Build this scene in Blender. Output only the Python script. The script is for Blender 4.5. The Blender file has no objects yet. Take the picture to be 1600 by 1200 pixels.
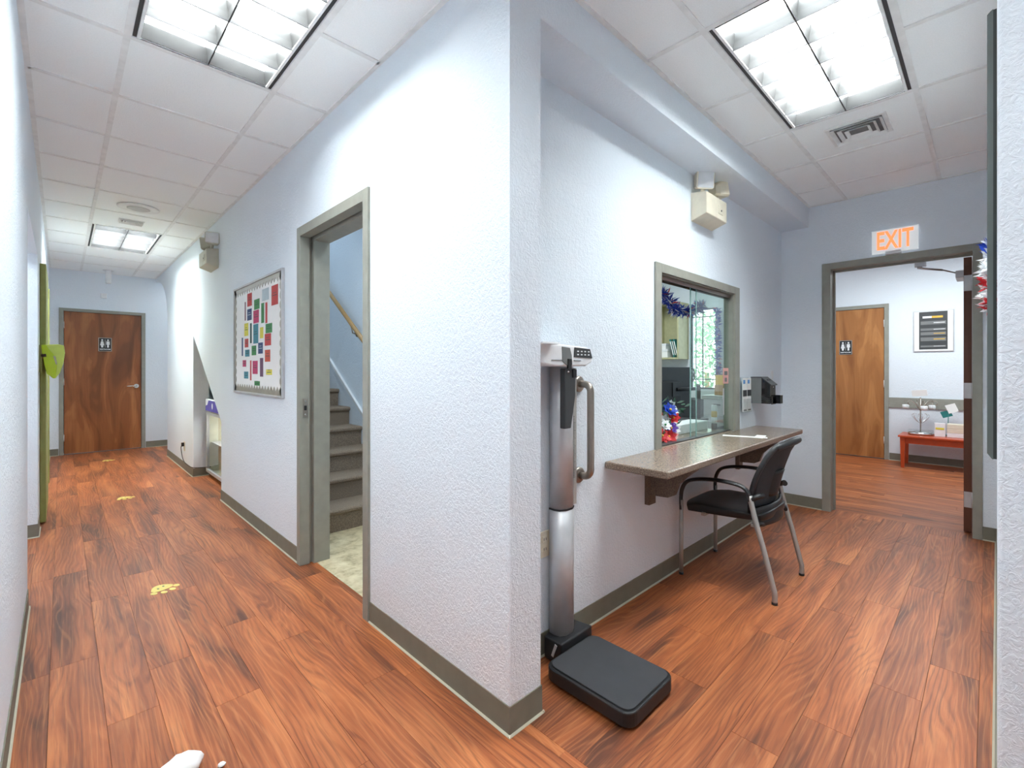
import bpy, bmesh, math, random
from mathutils import Vector, Matrix
random.seed(7)
PI = math.pi
scene = bpy.context.scene
C = scene.collection

# ------------------------------------------------------------------ camera
H = 1.265
cam_d = bpy.data.cameras.new('camera'); cam = bpy.data.objects.new('camera', cam_d); C.objects.link(cam)
cam.location = (0, 0, H)
cam_d.sensor_width = 36.0
cam_d.lens = 725.0/1600.0*36.0
cam_d.shift_y = -23.0/1600.0
yaw = math.atan2(747.0, 725.0)                       # heading measured from +X
cam.rotation_euler = (PI/2, 0, yaw - PI/2)
cam_d.clip_start = 0.02
scene.camera = cam

# ------------------------------------------------------------------ world, exposure
w = bpy.data.worlds.new('world'); scene.world = w; w.use_nodes = True
bg = w.node_tree.nodes['Background']; bg.inputs[0].default_value = (0.86, 0.93, 1.0, 1); bg.inputs[1].default_value = 3.0
vs = scene.view_settings
vs.view_transform = 'Standard'; vs.look = 'None'; vs.gamma = 1.0; vs.use_curve_mapping = False
vs.exposure = 1.2
LIGHT_POWER = 52.0
LIGHT_COL = (0.92, 1.0, 1.015)
scene.cycles.max_bounces = 16
scene.cycles.diffuse_bounces = 11
scene.cycles.sample_clamp_indirect = 6.0
scene.cycles.caustics_reflective = False
scene.cycles.caustics_refractive = False

# ------------------------------------------------------------------ helpers
def s2l(c):
    c = c/255.0
    return c/12.92 if c <= 0.04045 else ((c+0.055)/1.055)**2.4
def rgb(r, g, b): return (s2l(r), s2l(g), s2l(b), 1.0)

class NT:
    def __init__(s, m):
        s.t = m.node_tree; s.b = s.t.nodes['Principled BSDF']
    def n(s, typ, **kw):
        nd = s.t.nodes.new(typ)
        for k, v in kw.items():
            if k.startswith('i_'):
                nd.inputs[k[2:].replace('_', ' ')].default_value = v
            else: setattr(nd, k, v)
        return nd
    def l(s, a, b): s.t.links.new(a, b)
    def ramp(s, fac, stops, interp='LINEAR'):
        r = s.t.nodes.new('ShaderNodeValToRGB'); r.color_ramp.interpolation = interp
        e = r.color_ramp.elements
        while len(e) < len(stops): e.new(0.5)
        for i, (p, c) in enumerate(stops): e[i].position = p; e[i].color = c
        s.l(fac, r.inputs[0]); return r.outputs[0]
    def math(s, op, a, b=None):
        m = s.t.nodes.new('ShaderNodeMath'); m.operation = op
        for i, v in enumerate((a, b)):
            if v is None: continue
            if isinstance(v, (int, float)): m.inputs[i].default_value = v
            else: s.l(v, m.inputs[i])
        return m.outputs[0]
    def mixc(s, fac, a, b, blend='MIX'):
        m = s.t.nodes.new('ShaderNodeMix'); m.data_type = 'RGBA'; m.blend_type = blend
        for sock, v in ((m.inputs[0], fac), (m.inputs[6], a), (m.inputs[7], b)):
            if isinstance(v, (int, float, tuple)): sock.default_value = v
            else: s.l(v, sock)
        return m.outputs[2]
    def bump(s, h, strength, dist):
        b = s.t.nodes.new('ShaderNodeBump'); b.inputs['Strength'].default_value = strength; b.inputs['Distance'].default_value = dist
        s.l(h, b.inputs['Height']); s.l(b.outputs[0], s.b.inputs['Normal'])
    def noise(s, vec, scale, detail=2, rough=0.5, dist=0.0):
        n = s.t.nodes.new('ShaderNodeTexNoise')
        n.inputs['Scale'].default_value = scale; n.inputs['Detail'].default_value = detail
        n.inputs['Roughness'].default_value = rough; n.inputs['Distortion'].default_value = dist
        if vec is not None: s.l(vec, n.inputs['Vector'])
        return n.outputs[0]
    def mapping(s, vec, scale=(1,1,1), loc=(0,0,0)):
        m = s.t.nodes.new('ShaderNodeMapping'); m.inputs['Scale'].default_value = scale; m.inputs['Location'].default_value = loc
        s.l(vec, m.inputs['Vector']); return m.outputs[0]
    def pos(s): return s.t.nodes.new('ShaderNodeNewGeometry').outputs['Position']
    def obj(s): return s.t.nodes.new('ShaderNodeTexCoord').outputs['Object']

def mat(name, col, rough=0.5, metal=0.0, emit=0.0, spec=None, noise=None):
    m = bpy.data.materials.new(name); m.use_nodes = True
    t = NT(m); t.b.inputs['Base Color'].default_value = col
    t.b.inputs['Roughness'].default_value = rough; t.b.inputs['Metallic'].default_value = metal
    if spec is not None: t.b.inputs['Specular IOR Level'].default_value = spec
    if emit:
        t.b.inputs['Emission Color'].default_value = col; t.b.inputs['Emission Strength'].default_value = emit
    amt = 0.05 if noise is None else noise
    if not emit and amt:
        n = t.noise(t.obj(), 14.0, 3)
        c2 = tuple(max(0, x*(1-2*amt)) for x in col[:3])+(1,)
        t.l(t.ramp(n, [(0.35, c2), (0.65, col)]), t.b.inputs['Base Color'])
    return m

M = {}
def wall_mat():
    m = mat('wall_paint', rgb(204, 212, 225), 0.6); t = NT(m)
    p = t.pos()
    n1 = t.noise(p, 55, 3, 0.6, 1.2); n2 = t.noise(p, 17, 2, 0.5, 1.0)
    a = t.ramp(n1, [(0.42, (0,0,0,1)), (0.58, (1,1,1,1))])
    bsum = t.math('ADD', a, t.math('MULTIPLY', n2, 1.2))
    t.bump(bsum, 0.42, 0.0035)
    c = t.ramp(t.noise(p, 1.3, 2), [(0.3, rgb(225, 233, 241)), (0.7, rgb(230, 238, 245))])
    t.l(c, t.b.inputs['Base Color'])
    return m
def floor_mat():
    m = mat('plank_wood', rgb(168, 92, 58), 0.4); t = NT(m)
    oi = t.n('ShaderNodeObjectInfo'); o = t.obj()
    r = oi.outputs['Random']
    off = t.n('ShaderNodeCombineXYZ'); t.l(t.math('MULTIPLY', r, 61.0), off.inputs[0]); t.l(t.math('MULTIPLY', r, 17.3), off.inputs[1]); t.l(t.math('MULTIPLY', r, 9.0), off.inputs[2])
    va = t.n('ShaderNodeVectorMath', operation='ADD'); t.l(o, va.inputs[0]); t.l(off.outputs[0], va.inputs[1])
    v = va.outputs[0]
    sep = t.n('ShaderNodeSeparateXYZ'); t.l(v, sep.inputs[0])
    big = t.noise(t.mapping(v, (0.9, 4.6, 1)), 1.0, 2, 0.45, 0.25)
    phase = t.math('ADD', t.math('MULTIPLY', sep.outputs[1], 300.0), t.math('MULTIPLY', big, 95.0))
    rings = t.math('MULTIPLY', t.math('ADD', t.math('SINE', phase), 1.0), 0.5)
    mask = t.noise(t.mapping(v, (2.0, 14, 1), (3, 1, 0)), 1.0, 3, 0.6, 0.8)
    tone = t.noise(t.mapping(v, (0.8, 6.5, 1), (4, 7, 0)), 1.0, 4, 0.55, 0.9)
    fib = t.noise(t.mapping(v, (4, 170, 1)), 1.0, 4, 0.65)
    fib2 = t.noise(t.mapping(v, (2.0, 80, 1)), 1.0, 3, 0.6, 0.4)
    c = t.ramp(tone, [(0.32, rgb(92, 50, 32)), (0.43, rgb(140, 76, 42)), (0.55, rgb(166, 92, 50)), (0.70, rgb(196, 122, 72))])
    ln = t.math('MULTIPLY', t.ramp(rings, [(0.0, (1,1,1,1)), (0.34, (0,0,0,1))]), t.ramp(mask, [(0.40, (0,0,0,1)), (0.62, (1,1,1,1))]))
    c = t.mixc(t.math('MULTIPLY', ln, 0.52), c, rgb(84, 42, 28))
    lt = t.math('MULTIPLY', t.ramp(rings, [(0.72, (0,0,0,1)), (1.0, (1,1,1,1))]), t.ramp(mask, [(0.46, (1,1,1,1)), (0.60, (0,0,0,1))]))
    c = t.mixc(t.math('MULTIPLY', lt, 0.30), c, rgb(206, 136, 86))
    c = t.mixc(t.math('MULTIPLY', t.ramp(fib2, [(0.54, (0,0,0,1)), (0.68, (1,1,1,1))]), 0.42), c, rgb(200, 130, 80))
    c = t.mixc(t.math('MULTIPLY', t.ramp(fib, [(0.30, (1,1,1,1)), (0.48, (0,0,0,1))]), 0.55), c, rgb(96, 50, 34))
    hsv = t.n('ShaderNodeHueSaturation'); t.l(c, hsv.inputs['Color'])
    t.l(t.math('ADD', t.math('MULTIPLY', r, 0.16), 0.90), hsv.inputs['Value'])
    t.l(hsv.outputs[0], t.b.inputs['Base Color'])
    t.l(t.math('ADD', t.math('MULTIPLY', fib, 0.16), 0.36), t.b.inputs['Roughness'])
    t.bump(fib, 0.12, 0.001)
    return m
def door_mat(name, d, mcol, l):
    m = mat(name, mcol, 0.35); t = NT(m); o = t.obj()
    n = t.noise(t.mapping(o, (4.5, 4.5, 0.9)), 1.0, 3, 0.5, 1.2)
    rings = t.math('MULTIPLY', t.math('ADD', t.math('SINE', t.math('MULTIPLY', n, 45.0)), 1.0), 0.5)
    c = t.ramp(n, [(0.3, d), (0.5, mcol), (0.68, l)])
    c = t.mixc(t.math('MULTIPLY', t.ramp(rings, [(0, (1,1,1,1)), (0.5, (0,0,0,1))]), 0.22), c, d)
    f = t.noise(t.mapping(o, (60, 60, 2)), 1.0, 3)
    c = t.mixc(t.math('MULTIPLY', t.ramp(f, [(0.35, (1,1,1,1)), (0.5, (0,0,0,1))]), 0.2), c, d)
    t.l(c, t.b.inputs['Base Color']); return m
def speckle(name, cols, scale, rough, bump=0.0, bscale=None):
    m = mat(name, cols[0], rough); t = NT(m); p = t.pos()
    n = t.noise(p, scale, 3, 0.7)
    k = len(cols); st = [(0.32+0.36*i/(k-1), c) for i, c in enumerate(cols)]
    t.l(t.ramp(n, st), t.b.inputs['Base Color'])
    if bump: t.bump(t.noise(p, bscale or scale, 2), bump, 0.004)
    return m
def glass_mat(name, tint, rough=0.02, refl=1.0, body=0.0):
    m = bpy.data.materials.new(name); m.use_nodes = True; nt = m.node_tree; nt.nodes.clear()
    out = nt.nodes.new('ShaderNodeOutputMaterial'); mix = nt.nodes.new('ShaderNodeMixShader')
    tr = nt.nodes.new('ShaderNodeBsdfTransparent'); gl = nt.nodes.new('ShaderNodeBsdfGlossy'); fr = nt.nodes.new('ShaderNodeFresnel')
    tr.inputs[0].default_value = tint; gl.inputs['Roughness'].default_value = rough; fr.inputs[0].default_value = 1.5
    nz = nt.nodes.new('ShaderNodeTexNoise'); nz.inputs['Scale'].default_value = 3.0
    mm = nt.nodes.new('ShaderNodeMath'); mm.operation = 'MULTIPLY'; mm.inputs[1].default_value = refl
    geo = nt.nodes.new('ShaderNodeNewGeometry'); inv = nt.nodes.new('ShaderNodeMath'); inv.operation = 'SUBTRACT'; inv.inputs[0].default_value = 1.0
    nt.links.new(geo.outputs['Backfacing'], inv.inputs[1]); m3 = nt.nodes.new('ShaderNodeMath'); m3.operation = 'MULTIPLY'
    nt.links.new(fr.outputs[0], mm.inputs[0]); nt.links.new(mm.outputs[0], m3.inputs[0]); nt.links.new(inv.outputs[0], m3.inputs[1]); nt.links.new(m3.outputs[0], mix.inputs[0])
    nt.links.new(tr.outputs[0], mix.inputs[1]); nt.links.new(gl.outputs[0], mix.inputs[2]); nt.links.new(mix.outputs[0], out.inputs[0])
    return m

M['wall'] = wall_mat()
M['plank'] = floor_mat()
M['tile'] = speckle('ceiling_tile', [rgb(244, 248, 248), rgb(251, 254, 254)], 160, 0.9, 0.25, 200)
M['tee'] = mat('tee_white', rgb(240, 242, 241), 0.5)
M['plaster'] = mat('plain_white', rgb(226, 226, 224), 0.8)
M['trim'] = mat('grey_green_trim', rgb(150, 150, 140), 0.45)
M['base'] = mat('vinyl_base', rgb(124, 122, 108), 0.55)
M['toe'] = mat('cream_toe', rgb(188, 184, 164), 0.6)
M['veneer'] = door_mat('dark_veneer', rgb(104, 58, 30), rgb(142, 84, 46), rgb(172, 110, 64))
M['veneer2'] = door_mat('amber_veneer', rgb(140, 86, 42), rgb(170, 112, 60), rgb(190, 132, 76))
M['leaf_edge'] = mat('door_edge', rgb(96, 56, 38), 0.5)
M['black_slot'] = mat('black_slot', rgb(60, 60, 62), 0.6)
M['white'] = mat('white_gloss', rgb(238, 238, 236), 0.35)
M['louvre'] = mat('satin_louvre', rgb(66, 66, 66), 0.45, 0.0, noise=0.0)
M['lamp'] = mat('tube_lamp', (1, 0.98, 0.94, 1), emit=7.0)
M['carpet'] = speckle('stair_carpet', [rgb(96, 82, 70), rgb(136, 120, 104), rgb(168, 152, 134)], 210, 0.95, 0.8, 300)
M['marble'] = speckle('marble_vinyl', [rgb(150, 136, 104), rgb(196, 182, 148), rgb(214, 203, 172)], 9, 0.4)
M['granite'] = speckle('granite_laminate', [rgb(84, 70, 60), rgb(132, 114, 98), rgb(172, 154, 136)], 170, 0.22)
M['granite2'] = speckle('granite_edge', [rgb(74, 62, 54), rgb(104, 90, 78), rgb(130, 114, 100)], 170, 0.45)
M['blackplastic'] = mat('black_plastic', rgb(34, 34, 36), 0.45)
M['blackleather'] = mat('black_leather', rgb(26, 26, 28), 0.38)
M['blackmesh'] = mat('black_mesh', rgb(48, 49, 52), 0.8)
M['silver'] = mat('silver_paint', rgb(176, 174, 170), 0.4, 0.35)
M['steel'] = mat('brushed_steel', rgb(170, 160, 150), 0.3, 0.95)
M['alum'] = mat('aluminium', rgb(200, 200, 203), 0.42, 0.45)
M['chrome'] = mat('chrome', rgb(215, 215, 215), 0.15, 1.0)
M['charcoal'] = mat('charcoal_mat', rgb(58, 59, 62), 0.8)
M['beige'] = mat('beige_plastic', rgb(226, 218, 198), 0.5)
M['beige2'] = mat('grey_beige_plastic', rgb(196, 194, 178), 0.5)
M['exitface'] = mat('exit_face', (0.60, 0.63, 0.64, 1), 0.4, emit=0.28)
M['exitred'] = mat('exit_letters', (1.0, 0.16, 0.05, 1), emit=0.9)
M['paper'] = mat('paper', rgb(240, 240, 238), 0.8, noise=0.01)
M['olive'] = mat('olive_green', rgb(152, 158, 92), 0.6)
M['cream'] = mat('cream_paint', rgb(222, 220, 194), 0.6)
M['lime'] = mat('lime_shell', rgb(196, 226, 44), 0.3)
M['lime2'] = mat('pale_lime_shell', rgb(210, 232, 110), 0.3)
M['yellow'] = mat('yellow_decal', rgb(232, 214, 118), 0.5)
M['grey'] = mat('mid_grey', rgb(120, 122, 122), 0.6)
M['darkgrey'] = mat('dark_grey', rgb(62, 64, 66), 0.5)
M['lensglass'] = mat('lens_glass', rgb(232, 234, 236), 0.12, 0.2)
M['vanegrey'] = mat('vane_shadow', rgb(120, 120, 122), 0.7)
M['shelfpaint'] = mat('shelf_paint', rgb(186, 184, 146), 0.6)
M['silvergrille'] = mat('speaker_grille', rgb(206, 206, 204), 0.7)
M['slab'] = mat('slab_edge', rgb(96, 104, 100), 0.4)
M['slabdark'] = mat('slab_dark', rgb(38, 44, 42), 0.4)
M['glass'] = glass_mat('green_glass', (0.93, 0.975, 0.955, 1), 0.01, 1.3)
M['clearglass'] = glass_mat('clear_glass', (0.95, 0.97, 0.97, 1), 0.01, 1.0)
M['smoke'] = glass_mat('smoked_acrylic', (0.22, 0.22, 0.23, 1), 0.08, 1.4)
M['glassedge'] = mat('glass_edge', rgb(150, 190, 184), 0.15)
M['oakrail'] = mat('oak_rail', rgb(176, 142, 94), 0.35)
M['cherry'] = mat('cherry_wood', rgb(186, 74, 34), 0.3)
M['walnut'] = mat('tan_wood', rgb(180, 140, 96), 0.5)
M['outside'] = speckle('leafy', [rgb(110, 150, 110), rgb(170, 200, 160)], 6, 0.8)
M['outground'] = mat('outdoor_ground', rgb(170, 180, 160), 0.9)
CC = dict(r=(198,72,72), g=(70,140,84), w=(190,205,208), n=(58,80,124), p=(198,66,112), y=(226,214,84), d=(52,84,80), t=(74,142,158), o=(206,92,74), v=(120,84,112), b=(122,66,74))
for k, c in CC.items(): M['c_'+k] = mat('card_'+k, rgb(*c), 0.7)
for k, c in dict(blue=(28,62,170), red=(204,36,44), white=(236,238,240), purple=(104,70,168), green=(52,120,70), darkgreen=(34,84,58), teal=(40,120,118), pink=(232,176,170), navy=(38,52,92), gold=(226,182,70), violet=(86,76,170), lavender=(180,150,205), skyblue=(80,140,200)).items():
    M[k] = mat('colour_'+k, rgb(*c), 0.5)
M['foil'] = mat('silver_foil', rgb(176, 170, 162), 0.35, 0.7)

class MB:
    def __init__(s): s.v = []; s.f = []; s.sm = []
    def add(s, vs_, fs, smooth=False):
        o = len(s.v); s.v += [Vector(v) for v in vs_]
        s.f += [tuple(i+o for i in f) for f in fs]; s.sm += [smooth]*len(fs); return s
    def box(s, x0, x1, y0, y1, z0, z1):
        vs_ = [(x, y, z) for z in (z0, z1) for y in (y0, y1) for x in (x0, x1)]
        return s.add(vs_, [(0,2,3,1), (4,5,7,6), (0,1,5,4), (2,6,7,3), (0,4,6,2), (1,3,7,5)])
    def obox(s, c, ax, ay, az, hx, hy, hz):
        c = Vector(c); ax, ay, az = Vector(ax), Vector(ay), Vector(az)
        vs_ = [c+ax*(hx*i)+ay*(hy*j)+az*(hz*k) for k in (-1,1) for j in (-1,1) for i in (-1,1)]
        return s.add(vs_, [(0,2,3,1), (4,5,7,6), (0,1,5,4), (2,6,7,3), (0,4,6,2), (1,3,7,5)])
    def prism(s, poly, axis, a, b, smooth=False):
        n = len(poly); vs_ = []
        for t in (a, b):
            for p, q in poly:
                vs_.append({'x': (t, p, q), 'y': (p, t, q), 'z': (p, q, t)}[axis])
        s.add(vs_, [tuple(range(n))[::-1], tuple(range(n, 2*n))])
        o = len(s.v)-2*n
        for i in range(n):
            j = (i+1) % n
            s.f.append((o+i, o+j, o+n+j, o+n+i)); s.sm.append(smooth)
        return s
    def tube(s, pts, r, n=12, cap=True, closed=False):
        pts = [Vector(p) for p in pts]; m = len(pts)
        rs = r if isinstance(r, (list, tuple)) else [r]*m
        up = None; rings = []
        for i, p in enumerate(pts):
            if closed: d = (pts[(i+1) % m]-pts[i-1])
            else: d = (pts[min(i+1, m-1)]-pts[max(i-1, 0)])
            d.normalize()
            if up is None:
                up = d.orthogonal().normalized()
            else:
                up = (up-d*up.dot(d)).normalized()
            sd = d.cross(up)
            rings.append([p+(up*math.cos(2*PI*k/n)+sd*math.sin(2*PI*k/n))*rs[i] for k in range(n)])
        o = len(s.v)
        for rg in rings: s.v += rg
        for i in range(m if closed else m-1):
            i2 = (i+1) % m
            for k in range(n):
                k2 = (k+1) % n
                s.f.append((o+i*n+k, o+i*n+k2, o+i2*n+k2, o+i2*n+k)); s.sm.append(True)
        if cap and not closed:
            s.f.append(tuple(o+k for k in range(n))[::-1]); s.sm.append(False)
            s.f.append(tuple(o+(m-1)*n+k for k in range(n))); s.sm.append(False)
        return s
    def disc(s, c, axis, r, t, n=24):
        c = Vector(c); a = Vector(axis).normalized()
        return s.tube([c, c+a*t], r, n)
    def lathe(s, c, prof, n=24, axis='z', smooth=True):
        c = Vector(c); o = len(s.v); m = len(prof)
        for (r, h) in prof:
            for k in range(n):
                a = 2*PI*k/n; u, v = r*math.cos(a), r*math.sin(a)
                s.v.append(c+Vector({'z': (u, v, h), 'x': (h, u, v), 'y': (u, h, v)}[axis]))
        for i in range(m-1):
            for k in range(n):
                k2 = (k+1) % n
                s.f.append((o+i*n+k, o+i*n+k2, o+(i+1)*n+k2, o+(i+1)*n+k)); s.sm.append(smooth)
        s.f.append(tuple(o+k for k in range(n))[::-1]); s.sm.append(False)
        s.f.append(tuple(o+(m-1)*n+k for k in range(n))); s.sm.append(False)
        return s
    def ell(s, c, rx, ry, rz, n=12, m=8):
        c = Vector(c); o = len(s.v)
        for i in range(1, m):
            th = PI*i/m
            for k in range(n):
                a = 2*PI*k/n
                s.v.append(c+Vector((rx*math.sin(th)*math.cos(a), ry*math.sin(th)*math.sin(a), rz*math.cos(th))))
        t = len(s.v); s.v.append(c+Vector((0,0,rz))); s.v.append(c-Vector((0,0,rz)))
        for i in range(m-2):
            for k in range(n):
                k2 = (k+1) % n
                s.f.append((o+i*n+k, o+i*n+k2, o+(i+1)*n+k2, o+(i+1)*n+k)); s.sm.append(True)
        for k in range(n):
            k2 = (k+1) % n
            s.f.append((t, o+k2, o+k)); s.sm.append(True)
            q = o+(m-2)*n; s.f.append((t+1, q+k, q+k2)); s.sm.append(True)
        return s
    def grid(s, fn, nu, nv, smooth=True):
        o = len(s.v)
        for j in range(nv+1):
            for i in range(nu+1): s.v.append(Vector(fn(i/nu, j/nv)))
        for j in range(nv):
            for i in range(nu):
                a = o+j*(nu+1)+i; s.f.append((a, a+1, a+nu+2, a+nu+1)); s.sm.append(smooth)
        return s
    def build(s, name, m, parent=None, bevel=0, seg=2, solid=0, origin=None, sub=0, recalc=True):
        me = bpy.data.meshes.new(name)
        if parent is not None:
            o = Vector((0,0,0)); p = parent
            while p is not None: o += Vector(p.location); p = p.parent
        elif origin is not None: o = Vector(origin)
        else:
            xs = [v.x for v in s.v]; ys = [v.y for v in s.v]; zs = [v.z for v in s.v]
            o = Vector(((min(xs)+max(xs))/2, (min(ys)+max(ys))/2, min(zs)))
        loc = o
        if parent is not None: loc = Vector((0,0,0))
        me.from_pydata([v-o for v in s.v], [], s.f)
        me.polygons.foreach_set('use_smooth', s.sm)
        me.update()
        if recalc:
            b = bmesh.new(); b.from_mesh(me); bmesh.ops.recalc_face_normals(b, faces=b.faces); b.to_mesh(me); b.free()
        ob = bpy.data.objects.new(name, me); C.objects.link(ob)
        ob.location = loc
        me.materials.append(M[m] if isinstance(m, str) else m)
        if parent is not None: ob.parent = parent
        if solid:
            md = ob.modifiers.new('solid', 'SOLIDIFY'); md.thickness = solid; md.offset = 0
        if bevel:
            md = ob.modifiers.new('bevel', 'BEVEL'); md.width = bevel; md.segments = seg; md.limit_method = 'ANGLE'; md.angle_limit = 0.7
        if sub:
            md = ob.modifiers.new('sub', 'SUBSURF'); md.levels = sub; md.render_levels = sub
        return ob

def tag(o, label=None, cat=None, group=None, kind=None):
    if label: o['label'] = label
    if cat: o['category'] = cat
    if group: o['group'] = group
    if kind: o['kind'] = kind
    return o
def thing(name, label, cat, loc, group=None):
    o = bpy.data.objects.new(name, None); C.objects.link(o); o.location = loc; o.empty_display_size = 0.05
    return tag(o, label, cat, group)
def struct(name, loc=(0,0,0), label=None):
    o = bpy.data.objects.new(name, None); C.objects.link(o); o.location = loc; o.empty_display_size = 0.05
    return tag(o, label, None, None, 'structure')
def S(name, mb, m, **kw):
    return tag(mb.build(name, m, **kw), kind='structure')
def copy_tree(o, parent=None):
    c = o.copy(); C.objects.link(c); c.parent = parent
    for ch in list(o.children): copy_tree(ch, c)
    return c
def text(body, name, m, parent, loc, rot, size, ext=0.001, offset=0.0, sx=1.0):
    cu = bpy.data.curves.new(name, 'FONT'); cu.body = body; cu.size = size; cu.extrude = ext; cu.align_x = 'CENTER'; cu.align_y = 'CENTER'; cu.offset = offset
    tmp = bpy.data.objects.new(name+'_curve', cu); C.objects.link(tmp)
    bpy.context.view_layer.update()
    me = bpy.data.meshes.new_from_object(tmp.evaluated_get(bpy.context.evaluated_depsgraph_get()))
    bpy.data.objects.remove(tmp)
    me.materials.clear(); me.materials.append(M[m])
    ob = bpy.data.objects.new(name, me); C.objects.link(ob)
    o = Vector((0,0,0)); p = parent
    while p is not None: o += Vector(p.location); p = p.parent
    ob.location = Vector(loc)-o; ob.rotation_euler = rot; ob.scale = (sx, 1, 1); ob.parent = parent
    return ob

ZC = 2.74
# ================================================================== WALLS
CEILTOP = 2.95
S('wall_left', MB().box(-.28, -.13, -2.2, 3.55, 0, CEILTOP).box(-.28, -.13, 3.55, 5.0, 2.13, CEILTOP).box(-.28, -.13, 5.0, 9.65, 0, CEILTOP), 'wall')
S('wall_side_passage', MB().box(-1.7, -.28, 5.0, 5.15, 0, ZC).box(-1.85, -1.7, 3.3, 5.15, 0, ZC).box(-1.7, -.28, 3.3, 3.45, 0, ZC), 'wall')
mw = MB()
X0, X1 = 1.11, 1.268
mw.box(X0, X1, 1.155, 2.18, 0, CEILTOP)
mw.box(X0, X1, 2.18, 3.13, 2.17, CEILTOP)
mw.box(X0, X1, 3.13, 5.19, 0, CEILTOP)
mw.prism([(5.19, .755), (6.52, 1.665), (6.52, CEILTOP), (5.19, CEILTOP)], 'x', X0, X1)
mw.box(X0, X1, 6.52, 8.38, 0, CEILTOP)
za = lambda y: 2.02 + 0.66*math.sqrt(max(0, 1-((9.5-y)/1.12)**2))
ys = [8.38+1.12*(i/16.0)**1.7 for i in range(17)]
for a, b in zip(ys[:-1], ys[1:]):
    mw.prism([(a, za(a)), (b, za(b)), (b, CEILTOP), (a, CEILTOP)], 'x', X0, X1)
S('wall_middle', mw, 'wall')
S('wall_arch_recess', MB().box(1.268, 2.4, 8.23, 8.38, 0, ZC).box(2.4, 2.55, 8.23, 9.5, 0, ZC), 'wall')
S('wall_far_left', MB().box(-.28, .005, 9.5, 9.65, 0, CEILTOP).box(.935, 2.55, 9.5, 9.65, 0, CEILTOP).box(.005, .935, 9.5, 9.65, 2.14, CEILTOP).box(.005, .935, 9.62, 9.65, 0, 2.14), 'wall')
# window wall of the right-hand hall
ww = MB()
ww.box(1.268, 2.56, 1.38, 1.45, 0, CEILTOP).box(3.735, 4.9, 1.38, 1.45, 0, CEILTOP)
ww.box(2.56, 3.735, 1.38, 1.45, 0, .752).box(2.56, 3.735, 1.38, 1.45, 1.86, CEILTOP)
S('wall_window_side', ww, 'wall')
S('wall_soffit', MB().box(1.268, 4.9, 1.155, 1.38, 2.56, CEILTOP), 'wall')
S('wall_hall_end', MB().box(4.9, 5.05, -.2, .075, 0, CEILTOP).box(4.9, 5.05, 1.0, 1.5, 0, CEILTOP).box(4.9, 5.05, .075, 1.0, 2.17, CEILTOP), 'wall')
# right wall, slightly out of square, with a rounded near corner
rw = MB()
r = .01
pts = [(1.5, -2.2), (1.5, -.021)]
for i in range(1, 7):
    a = PI - (PI/2)*i/6
    pts.append((1.51+r*math.cos(a), -.021+r*math.sin(a)))
pts += [(4.9, -.036), (4.9, -.2), (1.7, -.2), (1.7, -2.2)]
rw.prism(pts, 'z', 0, CEILTOP)
S('wall_right', rw, 'wall')
S('wall_behind', MB().box(-.28, 1.7, -2.35, -2.2, 0, CEILTOP), 'wall')

# stairwell
S('wall_stair', MB().box(2.13, 2.25, 1.45, 7.75, 0, 4.7).box(X0, X1, 1.155, 7.75, CEILTOP, 4.7).box(X1, 2.13, 7.6, 7.75, 0, 4.7).box(X1, 2.13, 4.45, 4.6, ZC, 4.7), 'wall')
S('ceiling_stairwell', MB().box(X1, 2.13, 1.45, 4.45, ZC, 2.8).box(X1, 2.13, 4.5, 7.75, 4.7, 4.75), 'plaster')
# reception office behind the window
S('wall_office', MB().box(2.25, 6.6, 4.6, 4.75, 0, 2.8).box(6.5, 6.6, 1.5, 2.62, 0, 2.8).box(6.5, 6.6, 3.0, 4.6, 0, 2.8)
  .box(6.5, 6.6, 2.62, 3.0, 0, .99).box(6.5, 6.6, 2.62, 3.0, 2.12, 2.8).box(5.05, 6.6, 1.38, 1.5, 0, 2.9), 'wall')
S('ceiling_office', MB().box(2.25, 6.6, 1.45, 4.75, 2.7, 2.8), 'plaster')
# waiting room beyond the open door
S('wall_waiting_room', MB().box(8.3, 8.45, -1.4, 1.02, 0, 2.9).box(8.3, 8.45, 1.92, 2.2, 0, 2.9).box(8.3, 8.45, 1.02, 1.92, 2.15, 2.9).box(8.42, 8.45, 1.02, 1.92, 0, 2.15)
  .box(6.6, 8.3, 2.05, 2.2, 0, 2.9).box(6.5, 6.6, 1.5, 2.2, 2.8, 2.9).box(5.05, 8.3, -1.4, -1.25, 0, 2.9).box(4.9, 5.05, -1.4, -.2, 0, 2.9), 'wall')
S('ceiling_waiting_room', MB().box(5.05, 8.3, -1.25, 2.05, ZC, 2.8), 'plaster')
S('ceiling_side_passage', MB().box(-1.7, -.28, 3.45, 5.0, 2.6, ZC), 'plaster')
S('ceiling_arch_recess', MB().box(1.268, 2.4, 8.38, 9.5, ZC, 2.8), 'plaster')

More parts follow.
